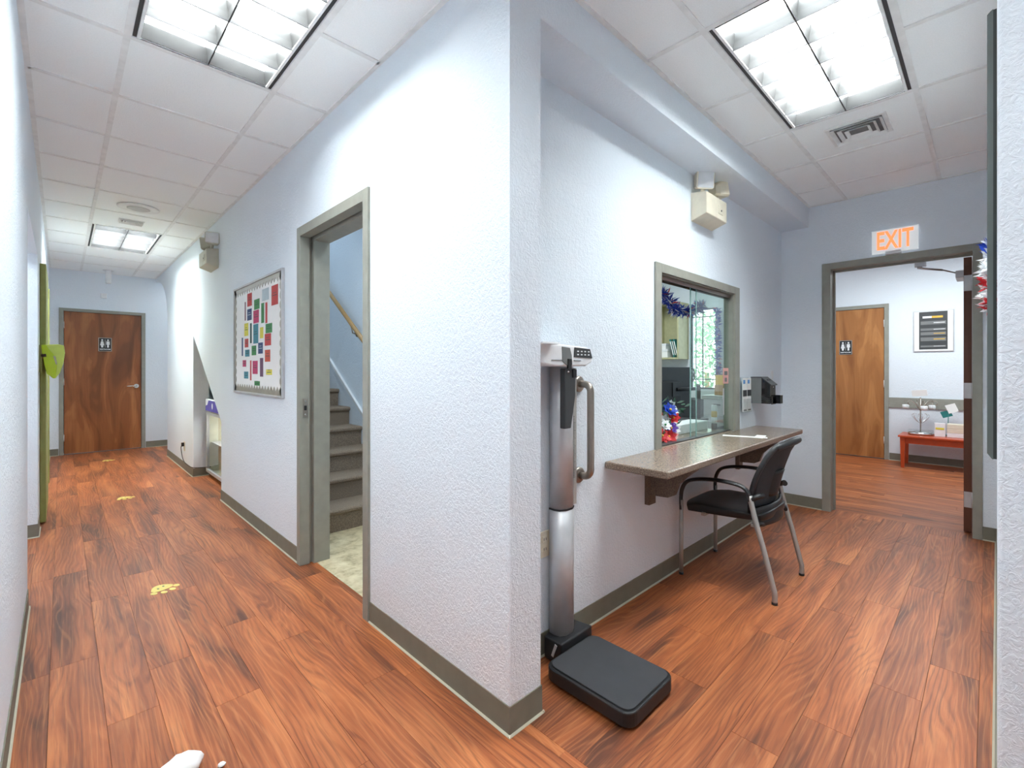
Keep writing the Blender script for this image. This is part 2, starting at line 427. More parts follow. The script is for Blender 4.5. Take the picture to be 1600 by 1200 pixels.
# ================================================================== FLOOR
fl = S('floor', MB().box(-1.85, 8.45, -2.35, 9.65, -.12, -.005), 'darkgrey', origin=(0, 0, -.005))
PW, PL, G = .15, 1.22, .0004
pm_cache = {}
def plank(cx, cy, lx, wy, rot):
    key = (round(lx, 3), round(wy, 3))
    if key not in pm_cache:
        mb = MB(); a, b = lx/2-G, wy/2-G; e = .0005
        mb.add([(-a,-b,-.0045), (a,-b,-.0045), (a,b,-.0045), (-a,b,-.0045), (-a,-b,-e), (a,-b,-e), (a,b,-e), (-a,b,-e),
                (-a+e,-b+e,0), (a-e,-b+e,0), (a-e,b-e,0), (-a+e,b-e,0)],
               [(4,5,9,8), (5,6,10,9), (6,7,11,10), (7,4,8,11), (8,9,10,11), (0,1,5,4), (1,2,6,5), (2,3,7,6), (3,0,4,7)])
        me = bpy.data.meshes.new('plank'); me.from_pydata(mb.v, [], mb.f); me.materials.append(M['plank']); pm_cache[key] = me
    o = bpy.data.objects.new('plank', pm_cache[key]); C.objects.link(o)
    o.parent = fl; o.location = (cx, cy, .005); o.rotation_euler = (0, 0, rot)
def lay(x0, x1, y0, y1, along, w0, offs):
    """planks laid along an axis over a rectangle; w0 is where one seam lies, offs(row) the joint position"""
    if along == 'y': a0, a1, b0, b1 = x0, x1, y0, y1
    else: a0, a1, b0, b1 = y0, y1, x0, x1
    k = math.floor((a0-w0)/PW)
    while w0+k*PW < a1-1e-4:
        s0, s1 = max(a0, w0+k*PW), min(a1, w0+(k+1)*PW)
        if s1-s0 > .004:
            j = offs(k); n = math.floor((b0-j)/PL)
            while j+n*PL < b1-1e-4:
                t0, t1 = max(b0, j+n*PL), min(b1, j+(n+1)*PL)
                if t1-t0 > .01:
                    if along == 'y': plank((s0+s1)/2, (t0+t1)/2, t1-t0, s1-s0, PI/2)
                    else: plank((t0+t1)/2, (s0+s1)/2, t1-t0, s1-s0, 0)
                n += 1
        k += 1
offA = {0: 2.18, 1: 2.46, 2: 2.02, -1: 2.75, 3: 2.62, 4: 2.30, 5: 1.75, 6: 2.9, 7: 2.2}
lay(-.13, 1.2, -2.2, 9.5, 'y', .115, lambda k: offA.get(k, (k*.47) % 1.22))
offB = {4: 2.425, 2: 1.945, 0: 2.675, 1: 2.35, 3: 2.9, 5: 3.05, 6: 2.2, 7: 2.75}
lay(1.2, 5.0, -.21, 1.38, 'x', 0.03, lambda k: offB.get(k, (k*.47) % 1.22))
lay(5.0, 8.3, -1.25, 2.05, 'y', 5.0, lambda k: (k*.53) % 1.22)
lay(1.2, 1.5, -2.2, -.21, 'y', 1.2, lambda k: .4)
lay(1.2, 2.0, 5.0, 6.52, 'y', .115+8*PW-PW*.77, lambda k: .9)
lay(1.2, 2.4, 8.38, 9.5, 'y', 1.2, lambda k: .3)
lay(-1.7, -.13, 3.45, 5.0, 'y', -.13, lambda k: (k*.31) % 1.22)
S('floor_stair_landing', MB().box(1.2, 2.13, 1.45, 3.8, -.004, 0).box(1.2, 1.268, 2.18, 3.13, -.0045, .0005), 'marble')
S('floor_office', MB().box(2.25, 6.5, 1.45, 4.6, -.004, 0), 'marble')
S('ground_outside', MB().box(6.6, 16, 2.2, 12, -.12, -.02).box(8.45, 16, -3, 2.2, -.12, -.02), 'outground')

# ================================================================== SUSPENDED CEILING
cl = S('ceiling', MB().box(-.28, 1.268, -2.35, 9.65, CEILTOP, 3.0).box(1.268, 5.05, -2.35, 1.5, CEILTOP, 3.0), 'plaster', origin=(0, 0, CEILTOP))
def ctile(x0, x1, y0, y1):
    mb = MB().box(x0+.004, x1-.004, y0+.004, y1-.004, ZC+.003, ZC+.018)
    mb.build('ceiling_tile', 'tile', cl)
def ctee(x0, x1, y0, y1):
    MB().box(x0, x1, y0, y1, ZC-.002, ZC+.003).build('ceiling_tee', 'tee', cl)
T = .0125
GA_X = [-.13, .208, .808, 1.11]
GA_Y = [-2.2, -1.61, -1.0, -.39] + [.22+.61*i for i in range(0, 16)]      # .22 .83 1.44 ...
GA_Y = [y for y in GA_Y if y < 9.3] + [9.5]
def near(v, L): return any(abs(v-q) < .03 for q in L)
lightsA = [(-.39, .83), (1.44, 2.66), (6.32, 7.54)]
for i in range(3):
    for j in range(len(GA_Y)-1):
        y0, y1 = GA_Y[j], GA_Y[j+1]
        if i == 1 and any(a-.03 < (y0+y1)/2 < b+.03 for a, b in lightsA): continue
        ctile(GA_X[i], GA_X[i+1], y0, y1)
for x in GA_X[1:3]: ctee(x-T, x+T, -2.2, 9.5)
ctee(-.13, -.108, -2.2, 9.5); ctee(1.088, 1.11, 1.155, 9.5); ctee(-.108, 1.088, 9.478, 9.5)
for i in range(3):
    for y in GA_Y[1:-1]:
        if i == 1 and any(a+.03 < y < b-.03 for a, b in lightsA): continue
        ctee(GA_X[i]+T, GA_X[i+1]-T, y-T, y+T)
GB_Y = [-.04, .272, .872, 1.155]
GB_X = [1.11, 1.40, 2.01, 2.62, 3.23, 3.84, 4.45, 4.9]
for i in range(len(GB_X)-1):
    for j in range(3):
        if j == 1 and i in (2, 3): continue
        ctile(GB_X[i], GB_X[i+1], GB_Y[j], GB_Y[j+1])
ctile(1.11, 1.5, -2.2, -.04)
for y in GB_Y[1:3]: ctee(1.11, 4.9, y-T, y+T)
ctee(1.268, 4.9, 1.133, 1.155); ctee(1.5, 4.9, -.04, -.018); ctee(4.878, 4.9, -.018, 1.133)
for j in range(3):
    for x in GB_X[1:-1]:
        if j == 1 and x == 2.62: continue
        ctee(x-T, x+T, GB_Y[j]+T, GB_Y[j+1]-T)

# ------------------------------------------------------------------ louvred ceiling lights
def louvre(name, label, cx, cy, rot, power=LIGHT_POWER):
    t = thing(name, label, 'light', (0, 0, 0), 'louvred fluorescent ceiling lights')
    W, L = .575, 1.195; w2, l2 = W/2, L/2; z = 0.0
    # housing: open box, dark air slots down both long sides
    hb = MB()
    hb.box(-w2, w2, -l2, l2, .17, .175)
    hb.box(-w2, -w2+.003, -l2, l2, z, .17).box(w2-.003, w2, -l2, l2, z, .17)
    hb.box(-w2, w2, -l2, -l2+.003, z, .17).box(-w2, w2, l2-.003, l2, z, .17)
    hb.build('housing', 'white', t)
    for s in (-1, 1):
        a, b = sorted((s*(w2-.004), s*(w2-.018)))
        MB().box(a, b, -l2+.004, l2-.004, .002, .02).build('air_slot', 'black_slot', t)
        a, b = sorted((s*(w2-.019), s*(w2-.031)))
        MB().box(a, b, -l2+.004, l2-.004, -.001, .06).build('side_rail', 'tee', t)
        a, b = sorted((s*(l2-.004), s*(l2-.010)))
        MB().box(-w2+.03, w2-.03, a, b, -.001, .004).build('end_rail', 'black_slot', t)
    iw, il = w2-.031, l2-.012
    # blades: narrow at the bottom, flaring to the top
    def blade_profile(): return [(-.0015, .004), (.0015, .004), (.004, .03), (.012, .078), (-.012, .078), (-.004, .03)]
    MB().prism(blade_profile(), 'y', -il, il).build('louvre_spine', 'louvre', t)
    for k in range(1, 6):
        y = -il+2*il*k/6
        MB().prism([(y+p, q) for p, q in blade_profile()], 'x', -iw, iw).build('louvre_blade', 'louvre', t)
    for s in (-1, 1):
        MB().prism([(s*iw, .004), (s*(iw-.012), .066), (s*iw, .066)], 'y', -il, il).build('reflector_side', 'louvre', t)
        MB().prism([(s*il, .004), (s*(il-.02), .066), (s*il, .066)], 'x', -iw, iw).build('reflector_end', 'louvre', t)
        hbk = MB().box(-iw+.03, -.03, s*(il-.075)-.014, s*(il-.075)+.014, .11, .13).box(.03, iw-.03, s*(il-.075)-.014, s*(il-.075)+.014, .11, .13)
        hbk.build('lamp_holder', 'tee', t)
        for xx in (-.17, .17):
            MB().tube([(xx, s*(il-.093), .12), (xx, s*(il-.057), .12)], .02, 12).build('lamp_collar', 'white', t)
    for xx in (-.17, .17, -.085, .085):
        MB().tube([(xx, -il+.06, .125), (xx, il-.06, .125)], .0125, 8).build('lamp_tube', 'lamp', t)
    edge = MB().box(-.003, .003, -il, il, -.004, .004)  # dark strips paint the shade on the lower edges of the blades
    edge.build('louvre_edge_shade', 'black_slot', t)
    for k in range(1, 6):
        y = -il+2*il*k/6
        MB().box(-iw, -.003, y-.0025, y+.0025, -.004, .004).box(.003, iw, y-.0025, y+.0025, -.004, .004).build('louvre_edge_shade', 'black_slot', t)
    t.location = (cx, cy, ZC); t.rotation_euler = (0, 0, rot)
    ld = bpy.data.lights.new(name+'_glow', 'AREA'); ld.shape = 'RECTANGLE'; ld.size = .50; ld.size_y = 1.12; ld.energy = power; ld.color = LIGHT_COL
    lo = bpy.data.objects.new('lamp_glow', ld); C.objects.link(lo); lo.parent = t; lo.location = (0, 0, .16)
    return t
louvre('ceiling_light', 'louvred ceiling light nearest, above the left corridor', .508, 2.05, 0, 27)
louvre('ceiling_light', 'bright ceiling light far down the left corridor near the vent', .508, 6.93, 0, 54)
louvre('ceiling_light', 'large louvred ceiling light above the right hall', 2.62, .572, PI/2, 40)
louvre('ceiling_light', 'unseen ceiling light added over the corner where the two halls meet', .508, .22, 0, 16)  # fixture added out of view to brighten both halls
for nm, x, y, z, px, py, e in (('waiting_room_light', 6.9, .4, 2.735, .6, 1.2, 26), ('office_light', 4.9, 2.7, 2.695, 1.2, .6, 14), ('office_light_near', 3.2, 3.2, 2.695, 1.2, .6, 9), ('recess_fill_light', 1.85, 9.0, 2.735, .5, .5, 3.5), ('stair_light', 1.7, 6.2, 4.68, .5, .9, 9), ('landing_light', 1.7, 3.0, 2.735, .3, .3, 8), ('passage_fill_light', -.95, 4.1, 2.59, .5, .5, 12)):  # unseen room lamps; arch recess and side passage ones added to raise ambient light
    ld = bpy.data.lights.new(nm, 'AREA'); ld.shape = 'RECTANGLE'; ld.size = px; ld.size_y = py; ld.energy = e; ld.color = LIGHT_COL
    lo = bpy.data.objects.new(nm, ld); C.objects.link(lo); lo.location = (x, y, z)

# ================================================================== BASEBOARDS
def base(name, pts, side):
    """vinyl cove base along a polyline; side +1 puts the board to the left of travel"""
    mb = MB(); tb = MB()
    for i in range(len(pts)-1):
        p, q = Vector((*pts[i], 0)), Vector((*pts[i+1], 0)); d = (q-p).normalized(); n = Vector((-d.y, d.x, 0))*side
        ext = .004
        a, b = p, q
        if i > 0: a = p-d*0
        prof = [(0, 0), (.006, 0), (.005, .018), (.0042, .1), (0, .1)]
        o = len(mb.v); m = len(prof)
        for e, dd in ((a, -ext if i > 0 else 0), (b, ext if i < len(pts)-2 else 0)):
            for (u, z) in prof: mb.v.append(e+d*dd+n*u+Vector((0, 0, z)))
        for k in range(m):
            k2 = (k+1) % m; mb.f.append((o+k, o+k2, o+m+k2, o+m+k)); mb.sm.append(False)
        mb.f.append(tuple(range(o, o+m))); mb.sm.append(False); mb.f.append(tuple(range(o+m, o+2*m))); mb.sm.append(False)
        prof = [(.004, 0), (.012, 0), (.0115, .002), (.0062, .007), (.004, .007)]
        o = len(tb.v)
        for e in (a, b):
            for (u, z) in prof: tb.v.append(e+n*u+d*((-.012 if i > 0 else 0) if e is a else (.012 if i < len(pts)-2 else 0))+Vector((0, 0, z)))
        for k in range(m):
            k2 = (k+1) % m; tb.f.append((o+k, o+k2, o+m+k2, o+m+k)); tb.sm.append(False)
        tb.f.append(tuple(range(o, o+m))); tb.sm.append(False); tb.f.append(tuple(range(o+m, o+2*m))); tb.sm.append(False)
    o = S(name, mb, 'base'); tb.build('toe_strip', 'toe', o)
base('baseboard_left_near', [(-.13, -2.2), (-.13, 3.55), (-.28, 3.55)], -1)
base('baseboard_left_far', [(-1.7, 5.0), (-.13, 5.0), (-.13, 5.30)], -1)
base('baseboard_left_end', [(-.13, 6.55), (-.13, 9.5)], -1)
base('baseboard_corner', [(1.11, 2.165), (1.11, 1.155), (1.268, 1.155), (1.268, 1.38)], -1)
base('baseboard_middle', [(1.11, 5.19), (1.11, 3.142)], -1)
base('baseboard_alcove', [(1.11, 8.38), (1.11, 6.52), (1.268, 6.52)], -1)
base('baseboard_far_end', [(-.13, 9.5), (-.035, 9.5)], -1)
base('baseboard_far_end_right', [(.975, 9.5), (2.4, 9.5)], -1)
base('baseboard_window_side', [(1.268, 1.38), (4.9, 1.38)], -1)
base('baseboard_hall_end', [(4.9, 1.38), (4.9, 1.052)], -1)
base('baseboard_hall_end_right', [(4.9, .04), (4.9, -.036)], -1)
base('baseboard_right', [(1.52, -.0115), (4.9, -.036)], 1)
base('baseboard_waiting_room', [(8.3, .98), (8.3, -1.25)], -1)
base('baseboard_stair_landing', [(1.268, 1.45), (2.13, 1.45), (2.13, 3.42)], 1)

# ================================================================== DOOR FRAMES
# cased opening to the stairs (pocket-style jamb)
d3 = struct('door_1', (1.19, 2.65, 0), 'grey-green cased opening to the carpeted stairs, no leaf in view')
MB().box(1.097, 1.285, 2.165, 2.222, 0, 2.18).build('jamb', 'trim', d3, bevel=.002)
MB().box(1.097, 1.16, 3.085, 3.142, 0, 2.18).box(1.16, 1.18, 3.105, 3.142, 0, 2.18).box(1.18, 1.285, 3.07, 3.142, 0, 2.18).build('jamb', 'trim', d3, bevel=.002)
MB().box(1.097, 1.16, 2.222, 3.085, 2.12, 2.18).box(1.16, 1.18, 2.222, 3.105, 2.14, 2.18).box(1.18, 1.285, 2.222, 3.07, 2.105, 2.18).build('head_jamb', 'trim', d3, bevel=.002)
MB().box(1.157, 1.1605, 2.24, 3.06, 2.122, 2.126).build('track_lip', 'cream', d3)
sp = MB().box(1.115, 1.145, 3.081, 3.085, .955, 1.075).build('strike_plate', 'steel', d3, bevel=.001)
MB().box(1.122, 1.138, 3.079, 3.081, 1.0, 1.03).build('latch_hole', 'blackplastic', sp)
MB().ell((1.13, 3.081, .972), .005, .003, .005).ell((1.13, 3.081, 1.058), .005, .003, .005).build('screw', 'chrome', sp)

# restroom door at the end of the left corridor
d1 = struct('door_2', (.47, 9.5, 0), 'dark veneer restroom door at the far end of the left corridor')
MB().box(-.03, .02, 9.485, 9.6, 0, 2.17).build('jamb', 'trim', d1, bevel=.002)
MB().box(.92, .97, 9.485, 9.6, 0, 2.17).build('jamb', 'trim', d1, bevel=.002)
MB().box(.02, .92, 9.485, 9.6, 2.125, 2.17).build('head_jamb', 'trim', d1, bevel=.002)
lf = MB().box(.024, .916, 9.50, 9.545, .012, 2.121).build('door_leaf', 'veneer', d1, bevel=.001)
def lever(parent, x, y, z, s):
    h = MB().disc((x, y, z), (0, -1, 0), .032, .012).tube([(x, y-.012, z), (x, y-.05, z)], .011).tube([(x, y-.05, z), (x+s*.03, y-.056, z), (x+s*.12, y-.05, z)], [.012, .011, .009])
    h.build('lever_handle', 'chrome', parent)
lever(lf, .855, 9.50, 1.0, -1)
for z in (.25, 1.08, 1.92): MB().tube([(.021, 9.494, z-.05), (.021, 9.494, z+.05)], .007, 8).build('hinge', 'white', d1)

def restroom_sign(label, loc, rz, name='restroom_sign'):
    t = thing(name, label, 'sign', (0, 0, 0))
    MB().box(-.078, .078, -.004, 0, -.105, .105).build('plate', 'foil', t, bevel=.002)
    MB().box(-.07, .07, -.0055, -.004, -.097, .097).build('panel', 'blackplastic', t)
    for s in (-1, 1):
        f = MB(); cx = s*.034
        f.disc((cx, -.0055, .068), (0, -1, 0), .012, .001, 16)
        if s < 0: poly = [(-.013, .05), (.013, .05), (.024, -.01), (.014, -.012), (.011, -.045), (-.011, -.045), (-.014, -.012), (-.024, -.01)]
        else: poly = [(-.019, .05), (.019, .05), (.021, .0), (.011, .0), (.011, -.045), (-.011, -.045), (-.011, .0), (-.021, .0)]
        f.prism([(cx+p, q) for p, q in poly], 'y', -.0065, -.0055)
        f.build('pictogram', 'white', t)
    MB().box(-.0015, .0015, -.0065, -.0055, -.045, .08).build('divider', 'white', t)
    text('RESTROOM', 'lettering', 'white', t, (0, -.006, -.073), (PI/2, 0, 0), .024, .0005, .0006)
    t.location = loc; t.rotation_euler = (0, 0, rz)
restroom_sign('black restroom sign with two figures on the far corridor door', (.48, 9.498, 1.645), 0)

# open door into the waiting room
d2 = struct('door_3', (4.9, .55, 0), 'grey-green door frame to the waiting room with its wooden leaf swung open')
MB().box(4.888, 5.062, .038, .092, 0, 2.205).build('jamb', 'trim', d2, bevel=.002)
MB().box(4.888, 5.062, .985, 1.05, 0, 2.205).build('jamb', 'trim', d2, bevel=.002)
MB().box(4.888, 5.062, .092, .985, 2.15, 2.205).build('head_jamb', 'trim', d2, bevel=.002)
MB().box(4.99, 5.01, .969, .985, 0, 2.15).box(4.99, 5.01, .092, .985, 2.134, 2.15).build('door_stop', 'trim', d2)
lf2 = MB().box(5.015, 5.89, .098, .143, .012, 2.13).build('door_leaf', 'leaf_edge', d2, bevel=.001)
for z in (.26, 1.10, 1.93):
    h = MB().box(5.010, 5.015, .099, .141, z-.06, z+.06).build('hinge', 'alum', d2)
    MB().tube([(5.008, .094, z-.06), (5.008, .094, z+.06)], .007, 8).build('hinge_knuckle', 'alum', h)
cls = MB().box(5.0, 5.04, .36, .43, 2.10, 2.134).tube([(5.02, .40, 2.10), (5.02, .40, 2.085)], .016).tube([(5.03, .40, 2.09), (5.12, .27, 2.07)], .009, 8).build('closer_arm', 'alum', d2)
MB().tube([(5.12, .27, 2.07), (5.40, .165, 2.06)], .006, 8).build('closer_rod', 'alum', d2)
MB().box(5.30, 5.55, .143, .20, 2.02, 2.08).build('closer_body', 'alum', d2, bevel=.004)

# restroom door in the waiting room
d4 = struct('door_4', (8.3, 1.47, 0), 'amber veneer restroom door seen through the open doorway')
MB().box(8.285, 8.4, .985, 1.035, 0, 2.185).build('jamb', 'trim', d4, bevel=.002)
MB().box(8.285, 8.4, 1.905, 1.955, 0, 2.185).build('jamb', 'trim', d4, bevel=.002)
MB().box(8.285, 8.4, 1.035, 1.905, 2.135, 2.185).build('head_jamb', 'trim', d4, bevel=.002)
MB().box(8.30, 8.345, 1.039, 1.901, .012, 2.131).build('door_leaf', 'veneer2', d4, bevel=.001)
for z in (.27, 1.06, 1.91): MB().tube([(8.294, 1.036, z-.05), (8.294, 1.036, z+.05)], .007, 8).build('hinge', 'white', d4)
restroom_sign('black restroom sign with two figures on the waiting room door', (8.298, 1.483, 1.585), -PI/2)

# ================================================================== STAIRS
st = struct('stairs', (1.7, 3.5, 0), 'brown carpeted stairs rising away behind the cased opening')
RI, RU, Y0 = .176, .265, 3.54
for k in range(14):
    y, z = Y0+RU*k, RI*(k+1)
    mb = MB()
    prof = [(y, z-RI), (y, z-.045), (y-.012, z-.04), (y-.026, z-.028), (y-.028, z-.012), (y-.018, z-.002), (y, z), (y+RU+.02, z), (y+RU+.02, z-RI*.9), (y+.1, z-RI)]
    mb.prism(prof, 'x', 1.27, 2.126, False)
    mb.build('step', 'carpet', st)
MB().prism([(3.62, -.001), (7.4, 2.46), (7.4, 2.30), (3.85, -.001)], 'x', 1.27, 2.126).build('stringer', 'plaster', st)
S('trim_stair_skirt', MB().prism([(3.60, .335), (6.9, 2.62), (6.9, 2.655), (3.60, .37)], 'x', 2.108, 2.13), 'white')
hr = thing('handrail', 'round oak handrail on brackets along the stairwell wall', 'handrail', (2.08, 4.6, 1.8))
rl = lambda y: 1.533+(y-4.157)*.70
MB().tube([(2.065, y, rl(y)) for y in (3.72, 6.6)], .021, 14).build('rail', 'oakrail', hr)
for y in (4.42, 5.6):
    MB().disc((2.13, y, rl(y)-.10), (-1, 0, 0), .028, .008).tube([(2.122, y, rl(y)-.10), (2.08, y, rl(y)-.09), (2.065, y, rl(y)-.022)], .008, 8).build('bracket', 'steel', hr)

# ================================================================== RECEPTION WINDOW, COUNTER
wn = struct('window_1', (3.15, 1.38, .79), 'reception window with grey-green frame and sliding glass')
fr = MB().box(2.507, 2.575, 1.366, 1.38, .792, 1.9).box(3.722, 3.813, 1.366, 1.38, .792, 1.9).box(2.575, 3.722, 1.366, 1.38, 1.845, 1.9)
fr.box(2.561, 2.58, 1.38, 1.45, .792, 1.859).box(3.715, 3.734, 1.38, 1.45, .792, 1.859).box(2.58, 3.715, 1.38, 1.45, 1.838, 1.859)
fr.build('frame', 'trim', wn, bevel=.0015)
MB().box(2.58, 3.715, 1.400, 1.406, 1.815, 1.838).box(2.58, 3.715, 1.446, 1.452, 1.815, 1.838).build('top_track', 'steel', wn)
MB().box(2.58, 3.715, 1.400, 1.452, .7925, .798).build('bottom_track', 'darkgrey', wn)
MB().box(3.10, 3.71, 1.430, 1.436, .80, 1.83).build('pane', 'glass', wn)
MB().box(3.094, 3.10, 1.430, 1.436, .80, 1.83).build('pane_edge', 'glassedge', wn)
MB().box(3.15, 3.71, 1.412, 1.418, .80, 1.83).build('pane', 'glass', wn)
MB().box(3.144, 3.15, 1.412, 1.418, .80, 1.83).build('pane_edge', 'glassedge', wn)
MB().box(3.60, 3.612, 1.406, 1.412, .92, 1.12).build('pull', 'alum', wn)
st1 = tag(MB().box(3.60, 3.70, 1.4095, 1.4115, 1.155, 1.275).build('notice_card', 'pink'), 'small pale pink notice stuck on the sliding glass', 'notice')
MB().box(3.63, 3.67, 1.4085, 1.4095, 1.17, 1.20).box(3.62, 3.68, 1.4085, 1.4095, 1.22, 1.25).build('print', 'grey', st1)

ct = thing('counter', 'brown speckled laminate counter shelf under the reception window', 'counter', (3.1, 1.2, .5))
top = MB().box(2.0, 4.2, 1.03, 1.38, .755, .792).box(2.58, 3.715, 1.38, 1.72, .755, .792)
top.build('counter_top', 'granite', ct, bevel=.008, seg=3)
for x in (2.42, 3.78):
    b = MB().prism([(1.352, .755), (1.352, .545), (1.25, .55), (1.215, .568), (1.192, .63), (1.15, .675), (1.09, .725), (1.075, .755)], 'x', x, x+.035).build('bracket', 'granite2', ct)
    MB().box(x-.02, x+.055, 1.352, 1.38, .49, .755).build('cleat', 'granite2', b)
# slips of paper on the counter
for i, (x, y, a, l, b_) in enumerate(((3.44, 1.20, 1.9, .28, 'longer white paper slip lying on the counter'), (3.50, 1.12, .15, .16, 'shorter white paper slip at the counter front edge'))):
    p = tag(MB().box(-l/2, l/2, -.03, .03, 0, .0012).build('paper_slip', 'paper', origin=(0, 0, 0)), b_, 'paper', 'paper slips on the counter')
    p.location = (x, y, .7925+.0014*i); p.rotation_euler = (0, 0, a)

# ================================================================== OFFICE BEHIND THE GLASS
wo = struct('window_2', (6.5, 2.81, .99), 'bright outdoor window of the office with dark bars')
MB().box(6.49, 6.52, 2.62, 2.645, .99, 2.12).box(6.49, 6.52, 2.975, 3.0, .99, 2.12).box(6.49, 6.52, 2.645, 2.975, .99, 1.01).box(6.49, 6.52, 2.645, 2.975, 2.1, 2.12).build('frame', 'darkgrey', wo)
MB().box(6.5, 6.515, 2.822, 2.834, 1.01, 2.1).box(6.5, 6.515, 2.645, 2.975, 1.998, 2.012).box(6.5, 6.515, 2.645, 2.975, 1.115, 1.13).build('window_bar', 'darkgrey', wo)
MB().box(6.53, 6.535, 2.62, 3.0, .99, 2.12).build('pane', 'clearglass', wo)

sh = thing('shelf_unit', 'olive cream open cubby shelves on the office wall', 'shelf', (6.35, 3.6, 1.41))
so = MB()
for z in (1.41, 2.19): so.box(6.18, 6.5, 3.03, 4.3, z, z+.022)
for y in (3.03, 3.40, 3.84, 4.278): so.box(6.18, 6.5, y, y+.022, 1.432, 2.19)
so.box(6.485, 6.5, 3.052, 4.278, 1.432, 2.19)
so.build('carcass', 'shelfpaint', sh)
def crate(name, label, cat, x0, x1, y0, y1, z0, z1, m, lid=None, group=None):
    t = MB().box(x0, x1, y0, y1, z0, z1).build(name, m, bevel=.003)
    tag(t, label, cat, group)
    if lid: MB().box(x0-.004, x1+.004, y0-.004, y1+.004, z1-.03, z1+.002).build('lid', lid, t)
    return t
crate('storage_box', 'wide white box on the office shelf under a smaller one', 'box', 6.22, 6.45, 3.215, 3.395, 1.433, 1.55, 'paper', 'white')
crate('storage_box', 'small white box stacked on the wider white box on the shelf', 'box', 6.24, 6.42, 3.25, 3.36, 1.552, 1.635, 'paper', 'white')
for i, (n_, m) in enumerate((('leftmost of the three leaning binders on the office shelf', 'teal'), ('middle one of the three leaning binders on the office shelf', 'darkgreen'), ('rightmost of the three leaning binders on the office shelf', 'teal'))):
    b = MB().box(-.10, .10, -.011, .011, 0, .26).build('binder', m, origin=(0, 0, 0), bevel=.002); tag(b, n_, 'binder', 'leaning binders on the shelf')
    MB().box(-.102, -.098, -.006, .006, .03, .23).build('spine_label', 'paper', b)
    b.location = (6.33, 3.075+.027*i, 1.434); b.rotation_euler = (math.radians(-14), 0, 0)
    b.location = (6.33, 3.066+.0285*i, 1.4395)
crate('supply_box', 'blue box low in the left cubby of the office shelf', 'box', 6.2, 6.4, 3.44, 3.6, 1.433, 1.53, 'skyblue')
crate('supply_box', 'dark box in the left cubby between blue and white boxes', 'box', 6.2, 6.4, 3.44, 3.6, 1.531, 1.60, 'darkgrey')
crate('supply_box', 'white box topmost in the left cubby of the office shelf', 'box', 6.2, 6.4, 3.44, 3.6, 1.601, 1.66, 'paper')
S('trim_office_ledge', MB().box(6.38, 6.5, 3.05, 4.3, 1.22, 1.24), 'grey')
for i in range(7):
    j = MB().lathe((6.42, 3.22+.035*i, 1.2405), [(.011, 0), (.011, .035), (.006, .042), (.006, .052)], 10).build('small_bottle', ('gold', 'white', 'gold', 'white', 'pink', 'gold', 'white')[i])
    tag(j, ('first', 'second', 'third', 'fourth', 'fifth', 'sixth', 'seventh')[i]+' tiny bottle from the right in the row on the office ledge', 'bottle', 'tiny bottles on the office ledge')

dk = thing('office_desk', 'dark topped reception desk behind the counter', 'desk', (3.7, 2.1, 0))
MB().box(2.4, 5.4, 1.74, 2.5, .70, .735).build('desk_top', 'darkgrey', dk, bevel=.004)
MB().box(2.42, 2.46, 1.78, 2.46, 0, .70).box(5.3, 5.34, 1.78, 2.46, 0, .70).box(2.46, 5.3, 1.78, 1.80, .2, .70).build('desk_panel', 'grey', dk)
mo = thing('monitor', 'black computer monitor seen from behind through the reception window', 'monitor', (0, 0, 0))
MB().box(-.30, .30, -.012, .014, -.20, .20).build('shell', 'darkgrey', mo, bevel=.006)
MB().box(-.29, .29, .014, .016, -.19, .19).build('screen', 'blackplastic', mo)
MB().box(-.28, .06, -.05, -.012, -.17, .06).build('rear_housing', 'blackplastic', mo, bevel=.01)
MB().box(-.1, .03, -.058, -.05, -.09, .05).build('mount_plate', 'darkgrey', mo, bevel=.002)
MB().box(.285, .30, -.014, -.012, -.19, .19).build('bezel_strip', 'alum', mo)
MB().tube([(-.04, -.058, -.02), (.1, -.09, -.02), (.42, -.03, -.02)], .018, 10).tube([(.42, -.03, -.34), (.42, -.03, .02)], .02, 12).box(.35, .49, -.1, .04, -.352, -.335).build('support_arm', 'blackplastic', mo)
MB().tube([(-.15, -.04, -.17), (-.1, -.05, -.26), (-.12, -.02, -.335)], .006, 8).tube([(-.05, -.04, -.17), (-.02, -.06, -.27), (.02, -.04, -.335)], .006, 8).build('cable', 'blackplastic', mo)
mo.location = (4.38, 2.2, 1.087); mo.rotation_euler = (0, 0, -.1)
fan = thing('desk_fan', 'small round grey desk fan in front of the bright window', 'fan', (0, 0, 0))
MB().tube([(.0+.07*math.cos(2*PI*k/20), 0, .23+.07*math.sin(2*PI*k/20)) for k in range(20)], .006, 6, closed=True).lathe((0, -.01, .23), [(.018, 0), (.018, .02)], 12, 'y').build('cage', 'grey', fan)
bl = MB()
for k in range(4):
    a = PI/2*k
    bl.prism([(math.cos(a)*.015, .23+math.sin(a)*.015), (math.cos(a-.4)*.062, .23+math.sin(a-.4)*.062), (math.cos(a+.5)*.062, .23+math.sin(a+.5)*.062)], 'y', .0, .004)
bl.build('blade', 'grey', fan)
MB().tube([(0, .015, 0), (0, .015, .165)], .009, 8).disc((0, .015, 0), (0, 0, 1), .05, .012).build('stand', 'grey', fan)
fan.location = (5.04, 2.32, .9355); fan.scale = (1.15, 1.15, 1.15)
crate('file_box', 'grey box lifting the small round fan on the desk', 'box', 4.93, 5.13, 2.22, 2.44, .736, .934, 'darkgrey')
oc = thing('office_chair', 'dark office chair silhouetted before the bright office window', 'chair', (4.9, 3.0, 0))
MB().box(5.02, 5.10, 2.58, 2.98, .62, 1.06).build('backrest', 'blackplastic', oc, bevel=.03, seg=3)
